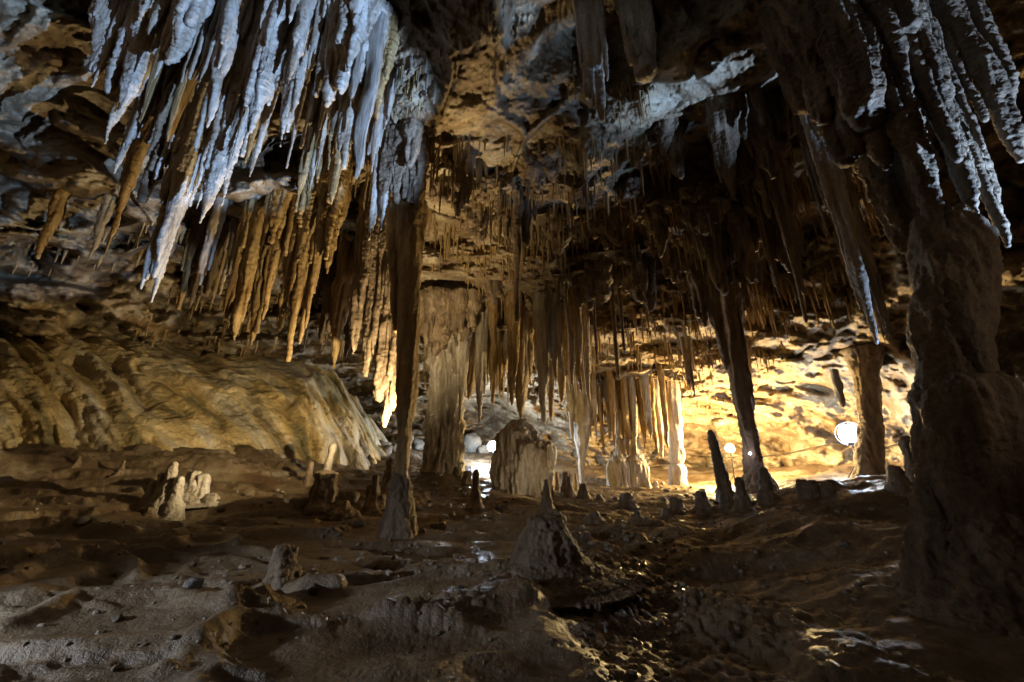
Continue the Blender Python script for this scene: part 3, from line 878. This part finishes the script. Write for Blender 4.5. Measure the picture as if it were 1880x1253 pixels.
def stalagmite(bx, by, ty, w0, w1, label, mat='brown', lean=0, group=None, extra=(), name='stalagmite', crust=0.018, p=1.0):
    n_big[0] += 1
    sd = n_big[0]
    b = floor_hit(bx, by)
    zc = b[1] / ray(bx, by)[1]
    k = zc / F
    h = (by - ty) * k * 1.02
    parts = [cone_up(b[0], b[1], b[2] - 0.12, h + 0.12, w0 * 0.5 * k, w1 * 0.5 * k, p, lean * k, 0, sd)]
    parts.append(cone_up(b[0], b[1], b[2] - 0.12, h * 0.10 + 0.14, w0 * 0.85 * k, w0 * 0.3 * k, 0.8, 0, 0, sd + .4))
    for dx, hh, a0, a1 in extra:
        parts.append(cone_up(b[0] + dx * k, b[1] + 0.02 * sd % 0.1, b[2] - 0.12, hh * k + 0.12, a0 * 0.5 * k, a1 * 0.5 * k, p, lean * k * 0.5, 0, sd + dx))
    me = fuse(name, parts, max(0.010, min(zc * 0.0028, w1 * k * 0.22)), b, flute=min(0.03, w1 * k * 0.12), crust=min(crust, w1 * k * 0.12), seed=sd, bands=min(0.02, w1 * k * 0.1))
    o = obj(name, me, M[mat], b)
    tag(o, label, 'stalagmite', group)
    return o


stalagmite(1005,1040,958,200,72,'broad dark volcano shaped stalagmite with a flat top in the middle of the floor', p=0.75, extra=[(24,94,18,9),(-16,84,60,34),(12,86,60,40)])
stalagmite(872,938,868,40,10,'dark pointed stalagmite left of the domed lump', extra=[(2,66,16,7)])
stalagmite(1004,938,884,38,8,'dark pointed stalagmite with a pinched neck right of the domed lump', p=0.6)
stalagmite(590,940,872,50,34,'dark squat lower block of the stalagmite topped by a white rod', p=0.3, extra=[(-38,22,50,20),(34,18,70,16)])
stalagmite(594,885,818,17,10,'white rod stalagmite tilted on top of the dark squat block', 'calcite', lean=8, p=0.3)
stalagmite(565,888,850,18,8,'small grey stalagmite left of the tilted white rod', extra=[(10,20,14,7)])
stalagmite(346,918,868,60,20,'grey rounded stump stalagmite right of the three spired one', 'calcite', p=0.5, extra=[(16,46,38,16),(-14,36,36,14),(40,10,40,12)])
stalagmite(684,940,875,46,12,'brown stalagmite beside the foot of the slender column', extra=[(-10,46,22,10),(12,30,30,10)])
stalagmite(712,905,846,34,12,'pinkish stalagmite with several points behind the slender column foot', extra=[(8,46,18,9),(-8,40,20,8)])
stalagmite(514,1065,1010,44,32,'broken off stalagmite stump with a flat top on the near floor', p=0.3, extra=[(20,22,26,10)])
stalagmite(222,866,846,22,5,'small cone stalagmite at the foot of the flowstone bank')
stalagmite(143,850,838,14,5,'tiny stub at the foot of the flowstone bank')
stalagmite(492,1112,1098,7,4,'tiny pale stub on the near floor below the flat stump', 'calcite')
stalagmite(1340,930,795,30,13,'tall tilted post stalagmite left of the leaning thin column', lean=-16, p=0.4)
stalagmite(1366,935,880,42,14,'pointed dark stalagmite between the tilted post and the leaning column', extra=[(10,30,26,10)])
stalagmite(1410,918,862,34,14,'short dark post right of the leaning column foot', p=0.6)
MID = [(1045,908,876,26,9),(1072,916,890,38,12),(1100,918,908,30,10),(1152,930,908,48,16),(1090,952,938,44,14),(1170,955,940,34,10),(1225,952,936,44,14),(1242,938,916,44,18),(1290,932,904,38,16),
       (1321,922,898,18,7),(1022,900,868,14,8),(1040,903,868,24,12),(1057,900,872,12,7),(1190,895,878,18,6),(1205,897,884,14,5),(917,892,868,12,5),(857,892,866,26,12)]
MIDL = {3:'dark rounded stalagmite knob right of the row before the twin domes',8:'dark dome stalagmite nearest the leaning thin column',13:'pale little cone right of the twin domes',
        15:'thin dark stub in front of the left lamp glow',16:'dark lump beside the stout pale column base'}
for i, (bx, by, ty, a, b) in enumerate(MID):
    stalagmite(bx, by, ty, a, b, MIDL.get(i, 'low dark stalagmite among those dotting the lit mid cave floor'), 'calcite' if i in (13, 14) else 'brown', group='low stalagmites on the mid cave floor')
RD = [(1688,895,806,30,16,'gnarled dark stalagmite leaning against the massive right column'),(1652,900,858,34,20,'dark knobbed stalagmite on the right mound'),
      (1486,912,884,36,26,'stacked dark stub on the crest of the right mound'),(1520,905,890,30,16,'low dark stub right of the stacked one'),(1860,905,826,36,18,'dark stalagmite at the right border behind the column'),
      ]
for i, (bx, by, ty, a, b, lab) in enumerate(RD):
    stalagmite(bx, by, ty, a, b, lab, p=0.4, extra=[(8, (by - ty) * 0.6, a * 0.6, b * 0.6)])

column(13.4, [('shaft', 'brown', [[(640,1584,70),(665,1587,46),(690,1590,36),(720,1594,34),(760,1597,32),(800,1597,34),(850,1596,40),(900,1594,48),(930,1594,60)]], 0.04, 0.02)],
       'dark blue tinged post standing right behind the right lamp')

# three spired stalagmite with spires as parts
b = floor_hit(288, 948)
k = (b[1] / ray(288, 948)[1]) / F
root = empty('stalagmite', b)
tag(root, 'pinkish three spired stalagmite lit on the left floor', 'stalagmite')
for dx, hh, w0, w1 in ((-22, 62, 40, 8), (-8, 74, 36, 8), (5, 94, 48, 9), (24, 68, 40, 9)):
    n_big[0] += 1
    me = fuse('spire', [cone_up(dx * k, 0.02, -0.1, hh * k + 0.1, w0 * 0.5 * k, w1 * 0.5 * k, 0.5, dx * 0.1 * k, 0, n_big[0])], 0.016, np.zeros(3), 0.02, 0.02, n_big[0], bands=0.015)
    obj('spire', me, M['calcite'], None, root)
me = fuse('base', [cone_up(-6 * k, 0, -0.15, 16 * k + 0.15, 46 * k, 20 * k, 0.6, sd=4)], 0.02, np.zeros(3), 0.03, 0.02, 99)
obj('base', me, M['brown'], None, root)

# domed lump
b = floor_hit(958, 901)
k = (b[1] / ray(958, 901)[1]) / F
root = empty('stalagmite', b)
tag(root, 'big domed lump of dripstone with a pleated right half, beside the left lamp', 'stalagmite')


def dome_rows(x, y, z0, rows, seg=22):
    z = np.array([r[0] for r in rows], float); r = np.array([q_[1] for q_ in rows], float)
    zf = np.linspace(z[0], z[-1], 24)
    rf = np.interp(zf, z, r)
    ax = np.stack([np.full(24, x), np.full(24, y), z0 + zf], -1)
    return lathe(ax[::-1], rf[::-1], seg)


me = fuse('dome', [dome_rows(-6 * k, 0.2, 0, [(-0.2, 44 * k), (20 * k, 42 * k), (90 * k, 38 * k), (115 * k, 26 * k), (128 * k, 10 * k)])], 0.028, np.zeros(3), 0.13, 0.03, 61, ffreq=4.5)
obj('dome', me, M['calcite'], None, root)
me = fuse('pleated_drum', [dome_rows(24 * k, -0.3, 0, [(-0.2, 24 * k), (30 * k, 22 * k), (55 * k, 28 * k), (70 * k, 29 * k), (80 * k, 20 * k), (85 * k, 8 * k)]),
                           dome_rows(2 * k, -0.35, 0, [(-0.2, 20 * k), (50 * k, 18 * k), (66 * k, 6 * k)])], 0.028, np.zeros(3), 0.15, 0.03, 62, ffreq=5)
obj('pleated_drum', me, M['calcite'], None, root)
# twin domes under the golden fringe
for px, lab in ((1140, 'left one of the twin cream domes under the golden fringe'), (1170, 'right one of the twin cream domes under the golden fringe')):
    b = floor_hit(px, 893)
    b = np.array([b[0] / b[1] * 18.8, 18.8, 0]); b[2] = floor_z(b[0], b[1])
    k = depth(893, 18.8) / F
    n_big[0] += 1
    h = (pt(px, 838, 18.8)[2] - b[2]) / k
    me = fuse('stalagmite', [dome_rows(0, 0, 0, [(-0.2, 22 * k), (h * .15 * k, 21 * k), (h * .6 * k, 21 * k), (h * .85 * k, 16 * k), (h * k, 6 * k)]),
                             dome_rows(4 * k, 0, 0, [(h * .8 * k, 10 * k), (h * 1.3 * k, 7 * k), (h * 1.6 * k, 5 * k)])], 0.035, np.zeros(3), 0.07, 0.012, n_big[0])
    o = obj('stalagmite', me, M['calcite'], b)
    tag(o, lab, 'stalagmite')


# ---------------------------------------------------------------- smaller stalactites, each its own object
pool = []
for i in range(14):
    parts = [cone_down(0, 0, 0.0, -1.0, 1.0, random.uniform(0.45, 0.9), random.choice((0, 0.1, 0.25)), n=30, seg=14, sd=i + 200)]
    V, Q, T = parts[0]
    V = V.copy()
    th = np.arctan2(V[:, 1], V[:, 0])
    rad = 1 + 0.18 * np.sin(th * 3 + i) + 0.25 * perlin(np.stack([V[:, 0] * 2, V[:, 1] * 2, V[:, 2] * 9 + i * 5], -1))
    V[:, 0] *= rad; V[:, 1] *= rad
    pool.append(mesh_np('stalactite', V, Q, T))
pool_mat = {}
for mname in ('ochre', 'brown', 'calcite'):
    pool_mat[mname] = []
    for me in pool:
        c = me.copy(); c.materials.append(M[mname]); pool_mat[mname].append(c)
REG = [  # px0, py0, px1, py1, count, length px, width px, material, label, group
 (800,290,900,330,8,(40,110),(6,12),'ochre','slim stalactite in the fringe beside the smooth brown drape','fringe beside the brown drape'),
 (900,330,1160,400,9,(40,120),(6,14),'brown','dark slim stalactite in the high mid cave fringe','high mid cave fringe'),
 (1160,330,1460,420,8,(50,140),(7,16),'brown','dark stalactite in the shadowed fringe right of centre','shadowed fringe right of centre'),
 (980,440,1220,530,9,(30,90),(6,12),'brown','dark stalactite on the lit far ceiling','spikes on the lit far ceiling'),
 (1180,480,1380,560,10,(40,110),(7,14),'brown','dark stalactite in the clump before the glowing ceiling','clump before the glowing ceiling'),
 (720,110,800,160,10,(30,80),(4,7),'calcite','thin pale straw right of the great shield','straws right of the great shield'),
 (1160,640,1260,720,8,(15,40),(5,9),'ochre','little golden stalactite under the brightest ceiling','golden spikes under the brightest ceiling'),
 (400,590,660,640,8,(25,50),(6,10),'ochre','little ochre stalactite hanging low over the flowstone bank','low spikes over the flowstone bank'),
 (1400,450,1500,520,6,(40,90),(7,13),'brown','dark stalactite beside the spike bundle','spikes beside the bundle'),
]
lobs = []
for (x0, y0, x1, y1, n, lr, wr, mat, lab, grp) in REG:
    for i in range(n):
        px, py = random.uniform(x0, x1), random.uniform(y0, y1)
        p = shell_pt(px, py)
        zc = (p - O) @ np.array([0, CP, SP])
        k = zc / F
        o = bpy.data.objects.new('stalactite', random.choice(pool_mat[mat]))
        C.objects.link(o)
        p[2] += 0.1
        o.location = p.tolist()
        r = random.uniform(*wr) * 0.5 * k
        o.scale = (r, r, random.uniform(*lr) * 0.65 * k + 0.1)
        o.rotation_euler = (0, 0, random.uniform(0, 6.28))
        tag(o, lab, 'stalactite', grp)

for i in range(34):
    px, py = random.uniform(190, 700), random.uniform(40, 330)
    if px < 300 and py > 230: py -= 150
    Yq = random.uniform(5.2, 6.6)
    tip = pt(px, py, Yq); kk = depth(py, Yq) / F
    zt = ceil_z(tip[0], tip[1], tip[2] + 0.1) + 0.15
    mt = random.choice(('calcite', 'brown', 'ochre'))
    o = bpy.data.objects.new('stalactite', random.choice(pool_mat[mt]))
    C.objects.link(o)
    o.location = (tip[0], tip[1], zt)
    r = random.uniform(9, 20) * 0.5 * kk * (1 + 0.3 * (zt - tip[2]))
    o.scale = (r, r, zt - tip[2]); o.rotation_euler = (0, 0, random.uniform(0, 6.28))
    tag(o, {'calcite': 'pale fluted spike crowded between the larger blue lit stalactites', 'brown': 'dark brown spike crowded between the larger blue lit stalactites',
            'ochre': 'ochre spike crowded between the larger blue lit stalactites'}[mt], 'stalactite', {'calcite': 'pale', 'brown': 'dark', 'ochre': 'ochre'}[mt] + ' spikes between the blue lit stalactites')

# the countless straws: one mass
SR = [(560,250,1560,460,1500,(14,70),(2.2,5)),(850,420,1450,640,1300,(8,45),(2,4.5)),(250,400,700,640,420,(8,40),(2.5,5)),(1040,640,1360,760,350,(6,24),(1.8,3.6)),(780,560,1100,700,500,(15,70),(3,7)),
      (1300,300,1600,560,420,(15,80),(2.5,6)),(1150,560,1420,660,300,(10,45),(2,4)),(700,90,810,200,90,(15,50),(2,3.5)),(1050,740,1240,770,170,(8,34),(3,6)),(1700,740,1880,790,50,(8,30),(3,5)),
      (0,420,260,500,60,(8,40),(2.5,6)),(1040,120,1200,240,80,(15,60),(2,3.5))]
Vs, Qs, Ts, off = [], [], [], 0
for (x0, y0, x1, y1, n, lr, wr) in SR:
    px = rng.uniform(x0, x1, n); py = rng.uniform(y0, y1, n)
    u = (px - 940) / F; v = (626.5 - py) / F
    d = np.stack([u, CP - v * SP, SP + v * CP], -1)
    ln = np.linalg.norm(d, axis=1)
    Pp = O + d * (shell_R(d) / ln)[:, None]
    zc = shell_R(d) / ln
    dens = fbm(Pp * np.array([0.9, 0.9, 0.9]) + 3, 2)
    keep = dens > -0.08
    Pp, zc = Pp[keep], zc[keep]
    dens = np.clip(dens[keep] + 0.25, 0.2, 1.0)
    m = len(Pp)
    if not m: continue
    Ls = rng.uniform(lr[0], lr[1], m) ** 1.0 * zc / F * (0.5 + dens)
    rs = rng.uniform(wr[0], wr[1], m) * 0.5 * zc / F
    seg = 6
    th = np.linspace(0, 2 * np.pi, seg, endpoint=False)
    tl = np.array([-0.15, 0.0, 0.25, 0.6, 0.9, 1.0]); pr = np.array([1.7, 1.25, 0.95, 0.7, 0.45, 0.12])
    jr = 1 + 0.2 * rng.normal(size=(m, len(tl)))
    V = np.zeros((m, len(tl), seg, 3))
    V[..., 0] = Pp[:, 0][:, None, None] + (rs[:, None] * pr * jr)[..., None] * np.cos(th)
    V[..., 1] = Pp[:, 1][:, None, None] + (rs[:, None] * pr * jr)[..., None] * np.sin(th)
    V[..., 2] = (Pp[:, 2][:, None] - Ls[:, None] * tl + 0.05)[..., None]
    q1 = grid_quads(len(tl), seg, True)
    Q = (q1[None] + (np.arange(m) * len(tl) * seg)[:, None, None]).reshape(-1, 4)
    Vs.append(V.reshape(-1, 3)); Qs.append(Q + off); off += m * len(tl) * seg
st = obj('straw_stalactites', mesh_np('straw_stalactites', np.concatenate(Vs), np.concatenate(Qs)), M['ochre'])
tag(st, 'thousands of thin straw stalactites covering the cave ceiling', 'stalactites', kind='stuff')


# ---------------------------------------------------------------- rocks
def rock_mesh(seed, subdiv=3):
    import bmesh
    bm = bmesh.new()
    bmesh.ops.create_icosphere(bm, subdivisions=subdiv, radius=1.0)
    P = np.array([v.co[:] for v in bm.verts])
    r = 1 + 0.45 * fbm(P * 0.9 + seed * 9.1, 3) + 0.12 * fbm(P * 3 + seed, 2)
    rg = np.random.default_rng(seed)
    for _ in range(7):
        nn = rg.normal(size=3); nn /= np.linalg.norm(nn)
        dd = (P * r[:, None]) @ nn
        lim = rg.uniform(0.6, 0.85)
        r = np.where(dd > lim, r * (lim + 0.25 * (dd - lim)) / np.maximum(dd, 1e-6), r)
    for v, rr in zip(bm.verts, r): v.co = v.co * rr
    me = bpy.data.meshes.new('rock'); bm.to_mesh(me); bm.free()
    me.polygons.foreach_set('use_smooth', np.ones(len(me.polygons), dtype=bool))
    return me


rocks = [rock_mesh(i) for i in range(8)]
rockB = [r.copy() for r in rocks]
for r in rocks: r.materials.append(M['stone'])
for r in rockB: r.materials.append(M['boulder'])
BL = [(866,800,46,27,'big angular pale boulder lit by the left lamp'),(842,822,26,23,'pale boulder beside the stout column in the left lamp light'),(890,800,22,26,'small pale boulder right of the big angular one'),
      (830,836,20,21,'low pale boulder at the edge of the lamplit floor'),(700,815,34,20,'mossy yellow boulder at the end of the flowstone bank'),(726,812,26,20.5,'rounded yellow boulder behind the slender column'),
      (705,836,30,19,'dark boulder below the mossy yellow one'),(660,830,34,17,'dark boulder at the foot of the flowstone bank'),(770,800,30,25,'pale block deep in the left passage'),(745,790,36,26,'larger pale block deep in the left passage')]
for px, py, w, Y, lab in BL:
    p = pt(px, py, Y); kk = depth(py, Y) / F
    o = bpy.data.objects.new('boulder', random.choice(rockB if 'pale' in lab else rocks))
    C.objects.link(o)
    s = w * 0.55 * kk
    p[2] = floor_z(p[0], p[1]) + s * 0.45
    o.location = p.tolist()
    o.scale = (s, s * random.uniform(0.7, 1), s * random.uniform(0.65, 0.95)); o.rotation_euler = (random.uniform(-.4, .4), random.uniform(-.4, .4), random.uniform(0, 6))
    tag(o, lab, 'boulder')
RK = [(660,965,22,'dark stone on the floor left of the slender column foot'),(690,945,20,'rounded stone against the slender column foot'),(800,968,20,'stone right of the slender column foot'),(925,956,14,'grey stone on the mid floor'),
      (1075,988,30,'smooth rounded stone right of the volcano shaped stalagmite'),(575,1090,26,'dark stone on the near floor below the flat stump'),(786,1036,10,'small upright stone on the mid floor'),(1062,1108,10,'small pale stone by the near ridge'),
      (845,1082,14,'stone beside the near ridge stream'),(215,1140,24,'flat stone on the near left floor'),(350,1083,40,'pale broken slab lying by the rimstone pool'),(150,960,30,'grey stone on the left floor'),
      (545,928,30,'dark stone at the foot of the squat block'),(640,925,40,'long dark stone right of the squat block'),(405,940,16,'small stone right of the grey stump'),(1550,1002,16,'pale stone on the right mound'),
      (1205,1240,10,'small shiny pebble at the bottom border'),(40,1200,18,'pale pebble in the near left corner')]
for px, py, w, lab in RK:
    p = floor_hit(px, py); kk = (p[1] / ray(px, py)[1]) / F
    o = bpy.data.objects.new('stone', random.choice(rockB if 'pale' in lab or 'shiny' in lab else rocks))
    C.objects.link(o)
    s = w * 0.5 * kk
    p[2] += s * 0.3
    o.location = p.tolist(); o.scale = (s, s * random.uniform(0.6, 1), s * random.uniform(0.5, 0.8)); o.rotation_euler = (0, 0, random.uniform(0, 6))
    tag(o, lab, 'stone')
# loose rubble strewn on the floor
rb = [rock_mesh(40 + i, 2) for i in range(6)]
RV, RT, off = [], [], 0
tmpl = []
for me in rb:
    v = np.array([x.co[:] for x in me.vertices]); f = np.array([list(p.vertices) for p in me.polygons]); tmpl.append((v, f))
for zone, n in (((560, 900, 930, 1060), 260), ((760, 890, 1320, 1000), 220), ((1060, 980, 1260, 1250), 620), ((0, 900, 560, 1250), 260), ((1260, 930, 1700, 1200), 140), ((700, 1000, 1050, 1250), 120)):
    for i in range(n):
        px, py = random.uniform(zone[0], zone[2]), random.uniform(zone[1], zone[3])
        p = floor_hit(px, py)
        kk = (p[1] / ray(px, py)[1]) / F
        s = (1.6 + 7.0 * random.random() ** 2.6) * kk * 0.9
        v, f = random.choice(tmpl)
        a = random.uniform(0, 6.28); ca, sa = math.cos(a), math.sin(a)
        vv = v * np.array([1, random.uniform(0.6, 1), random.uniform(0.5, 0.9)]) * s
        vv = np.stack([vv[:, 0] * ca - vv[:, 1] * sa, vv[:, 0] * sa + vv[:, 1] * ca, vv[:, 2]], -1) + p + np.array([0, 0, s * 0.35])
        RV.append(vv); RT.append(f + off); off += len(v)
rub = obj('rubble', mesh_np('rubble', np.concatenate(RV), None, np.concatenate(RT)), M['stone'])
tag(rub, 'loose rubble and pebbles strewn over the cave floor', 'rubble', kind='stuff')


# ---------------------------------------------------------------- lamps
def tube(pts, r, seg=8):
    pts = [Vector(p) for p in pts]
    V, F_ = [], []
    for i, p in enumerate(pts):
        t = (pts[min(i + 1, len(pts) - 1)] - pts[max(i - 1, 0)]).normalized()
        a = t.cross(Vector((0, 0, 1)));
        if a.length < 1e-3: a = Vector((1, 0, 0))
        a.normalize(); bb = t.cross(a)
        for k_ in range(seg):
            q_ = 2 * math.pi * k_ / seg
            V.append(p + a * (r * math.cos(q_)) + bb * (r * math.sin(q_)))
    for i in range(len(pts) - 1):
        for k_ in range(seg):
            F_.append((i * seg + k_, i * seg + (k_ + 1) % seg, (i + 1) * seg + (k_ + 1) % seg, (i + 1) * seg + k_))
    return np.array([v[:] for v in V]), np.array(F_)


def lamp(px, py, Y, r, col, power, label, stand=True, axis=None):
    p = pt(px, py, Y)
    zf = floor_z(p[0], p[1])
    root = empty('work_lamp', (p[0], p[1], zf if stand else p[2]))
    tag(root, label, 'lamp')
    if axis is not None: p[2] = max(p[2], zf + 0.22)
    h = p[2] - zf if stand else 0.0
    import bmesh
    bm = bmesh.new(); bmesh.ops.create_uvsphere(bm, u_segments=14, v_segments=8, radius=r)
    me = bpy.data.meshes.new('bulb'); bm.to_mesh(me); bm.free()
    me.polygons.foreach_set('use_smooth', np.ones(len(me.polygons), dtype=bool))
    S = power / (4 * math.pi ** 2 * r * r)
    obj('bulb', me, glow('lamp_glow', col, S), (0, 0, h), root)
    if stand and h > r + 0.05:
        V, Q = tube([(0, 0, 0.0), (0, 0, h - r * 0.6)], 0.025)
        obj('pole', mesh_np('pole', V, Q), M['black_metal'], None, root)
        for a in (0.5, 2.6, 4.7):
            V, Q = tube([(0, 0, min(0.5, h * 0.4)), (0.35 * math.cos(a), 0.35 * math.sin(a), -0.03)], 0.015)
            obj('leg', mesh_np('leg', V, Q), M['black_metal'], None, root)
    if axis is not None:                       # an added, unseen steel cup that keeps the light off the floor
        prof = [(0.0, -0.075), (0.06, -0.07), (0.11, -0.02), (0.13, 0.063), (0.122, 0.063), (0.10, -0.012), (0.055, -0.055), (0.0, -0.06)]
        q_ = Vector(axis).to_track_quat('Z', 'Y')
        V = []
        for a_, z_ in prof:
            for k_ in range(20):
                V.append((q_ @ Vector((a_ * math.cos(k_ * math.pi / 10), a_ * math.sin(k_ * math.pi / 10), z_)) + Vector((0, 0, h)))[:])
        obj('added_shade_cup', mesh_np('added_shade_cup', np.array(V), grid_quads(len(prof), 20, True)), M['black_metal'], None, root)
        return root
    if r > 0.15:                               # wire guard round the bulb
        parts_ = []
        for m_ in range(4):
            c_, s_ = math.cos(m_ * math.pi / 4), math.sin(m_ * math.pi / 4)
            V, Q = tube([(1.3 * r * math.cos(t_) * c_, 1.3 * r * math.cos(t_) * s_, h + 1.3 * r * math.sin(t_)) for t_ in np.linspace(0, 2 * math.pi, 25)], 0.012, 5)
            parts_.append((V, Q + 0))
        Vg = np.concatenate([v_ for v_, _ in parts_]); Qg = np.concatenate([q_ + i_ * len(parts_[0][0]) for i_, (_, q_) in enumerate(parts_)])
        obj('wire_guard', mesh_np('wire_guard', Vg, Qg), M['black_metal'], None, root)
    V, Q = tube([(0, 0, h - r * 1.25), (0, 0, h - r * 0.8)], r * 0.5, 12)
    obj('socket', mesh_np('socket', V, Q), M['black_metal'], None, root)
    return root


COOL = (0.72, 0.86, 1.0)
WARM = (1.0, 0.72, 0.34)
lamp(905, 820, 21.0, 0.22, COOL, 2600, 'dazzling cool white lamp beside the domed lump, left of centre')
lamp(1560, 797, 14.4, 0.32, COOL, 1000, 'dazzling cool white lamp on the right, beside the dark post')
lamp(1340, 824, 18.6, 0.16, (1.0, 0.70, 0.28), 9000, 'warm lamp glowing just behind the leaning thin column')
lamp(1377, 833, 11.2, 0.03, (0.85, 0.8, 1.0), 6, 'tiny violet white lamp fixed on the leaning thin column', stand=False)
lamp(948, 862, 15.4, 0.10, (1.0, 0.72, 0.28), 380, 'warm lamp hidden behind the domed lump')
lamp(741, 812, 8.0, 0.03, (1.0, 0.78, 0.42), 2500, 'shaded warm lamp hidden behind the slender column', axis=(-0.62, 0.12, 0.74))
lamp(1003, 908, 10.9, 0.03, (1.0, 0.78, 0.45), 95, 'added warm fill lamp, shaded and hidden behind the dark pointed stalagmite with the pinched neck', axis=(-0.35, 0.45, 0.8))  # fill added to brighten the pale column and the mid cave curtain


def spot(name, loc, target, power, col, size_deg, blend=0.5, radius=0.05):
    l = bpy.data.lights.new(name, 'SPOT')
    l.energy = power; l.color = col; l.spot_size = math.radians(size_deg); l.spot_blend = blend; l.shadow_soft_size = radius
    o = bpy.data.objects.new(name, l); C.objects.link(o)
    o.location = loc
    o.rotation_euler = (Vector(target) - Vector(loc)).to_track_quat('-Z', 'Y').to_euler()
    return o


BLUE = (0.36, 0.58, 1.0)
spot('head_torch', (5.0, 2.0, 0.8), (-2.6, 4.72, 6.54), 18000, BLUE, 26, 0.25, 0.03)
spot('foot_torch', (5.0, 2.0, 0.8), (-4.5, 6.2, 4.4), 9000, BLUE, 12, 0.3, 0.03)
spot('side_torch', (7.3, 2.7, 1.4), (4.8, 3.8, 6.6), 7000, BLUE, 42, 0.4, 0.04)
spot('roof_torch', (6.0, 4.5, 1.4), tuple(pt(1120, 150, 5.4)), 3000, BLUE, 7, 0.4, 0.04)
spot('flank_torch', (7.4, 4.8, 1.2), (4.8, 6.0, 4.4), 1700, BLUE, 24, 0.3, 0.04)
spot('floor_torch', (-5.2, 1.2, 1.15), (-1.8, 4.2, 0.0), 620, (0.76, 0.86, 1.0), 66, 0.9, 0.12)
spot('column_fill', (6.6, 0.6, 2.4), (4.1, 3.9, 2.6), 75, (1.0, 0.80, 0.62), 50, 0.7, 0.08)  # unseen warm fill added so the massive right column shows

# cable slung along the far wall
cp = []
for px, py in ((1090,838),(1130,842),(1180,838),(1250,834),(1320,840),(1400,838),(1450,832),(1510,818),(1560,815),(1610,826),(1650,815),(1690,822)):
    d = ray(px, py); d /= np.linalg.norm(d)
    cp.append(O + d * (shell_R(d)[0] - 0.35))
V, Q = tube(cp, 0.022, 6)
o = obj('cable', mesh_np('cable', V, Q), M['cable'])
tag(o, 'thin dark cable slung along the far lit wall', 'cable')

# ---------------------------------------------------------------- world, render
w = bpy.data.worlds.new('World'); scn.world = w; w.use_nodes = True
w.node_tree.nodes['Background'].inputs[0].default_value = (0.02, 0.015, 0.01, 1)
w.node_tree.nodes['Background'].inputs[1].default_value = 0.05
scn.view_settings.view_transform = 'Standard'
scn.view_settings.look = 'None'
scn.view_settings.gamma = 1.0
scn.view_settings.exposure = -0.15
cy = scn.cycles
cy.max_bounces = 6
cy.diffuse_bounces = 2
cy.glossy_bounces = 2
cy.use_denoising = True
cy.sample_clamp_indirect = 6.0
cy.caustics_reflective = False
cy.caustics_refractive = False
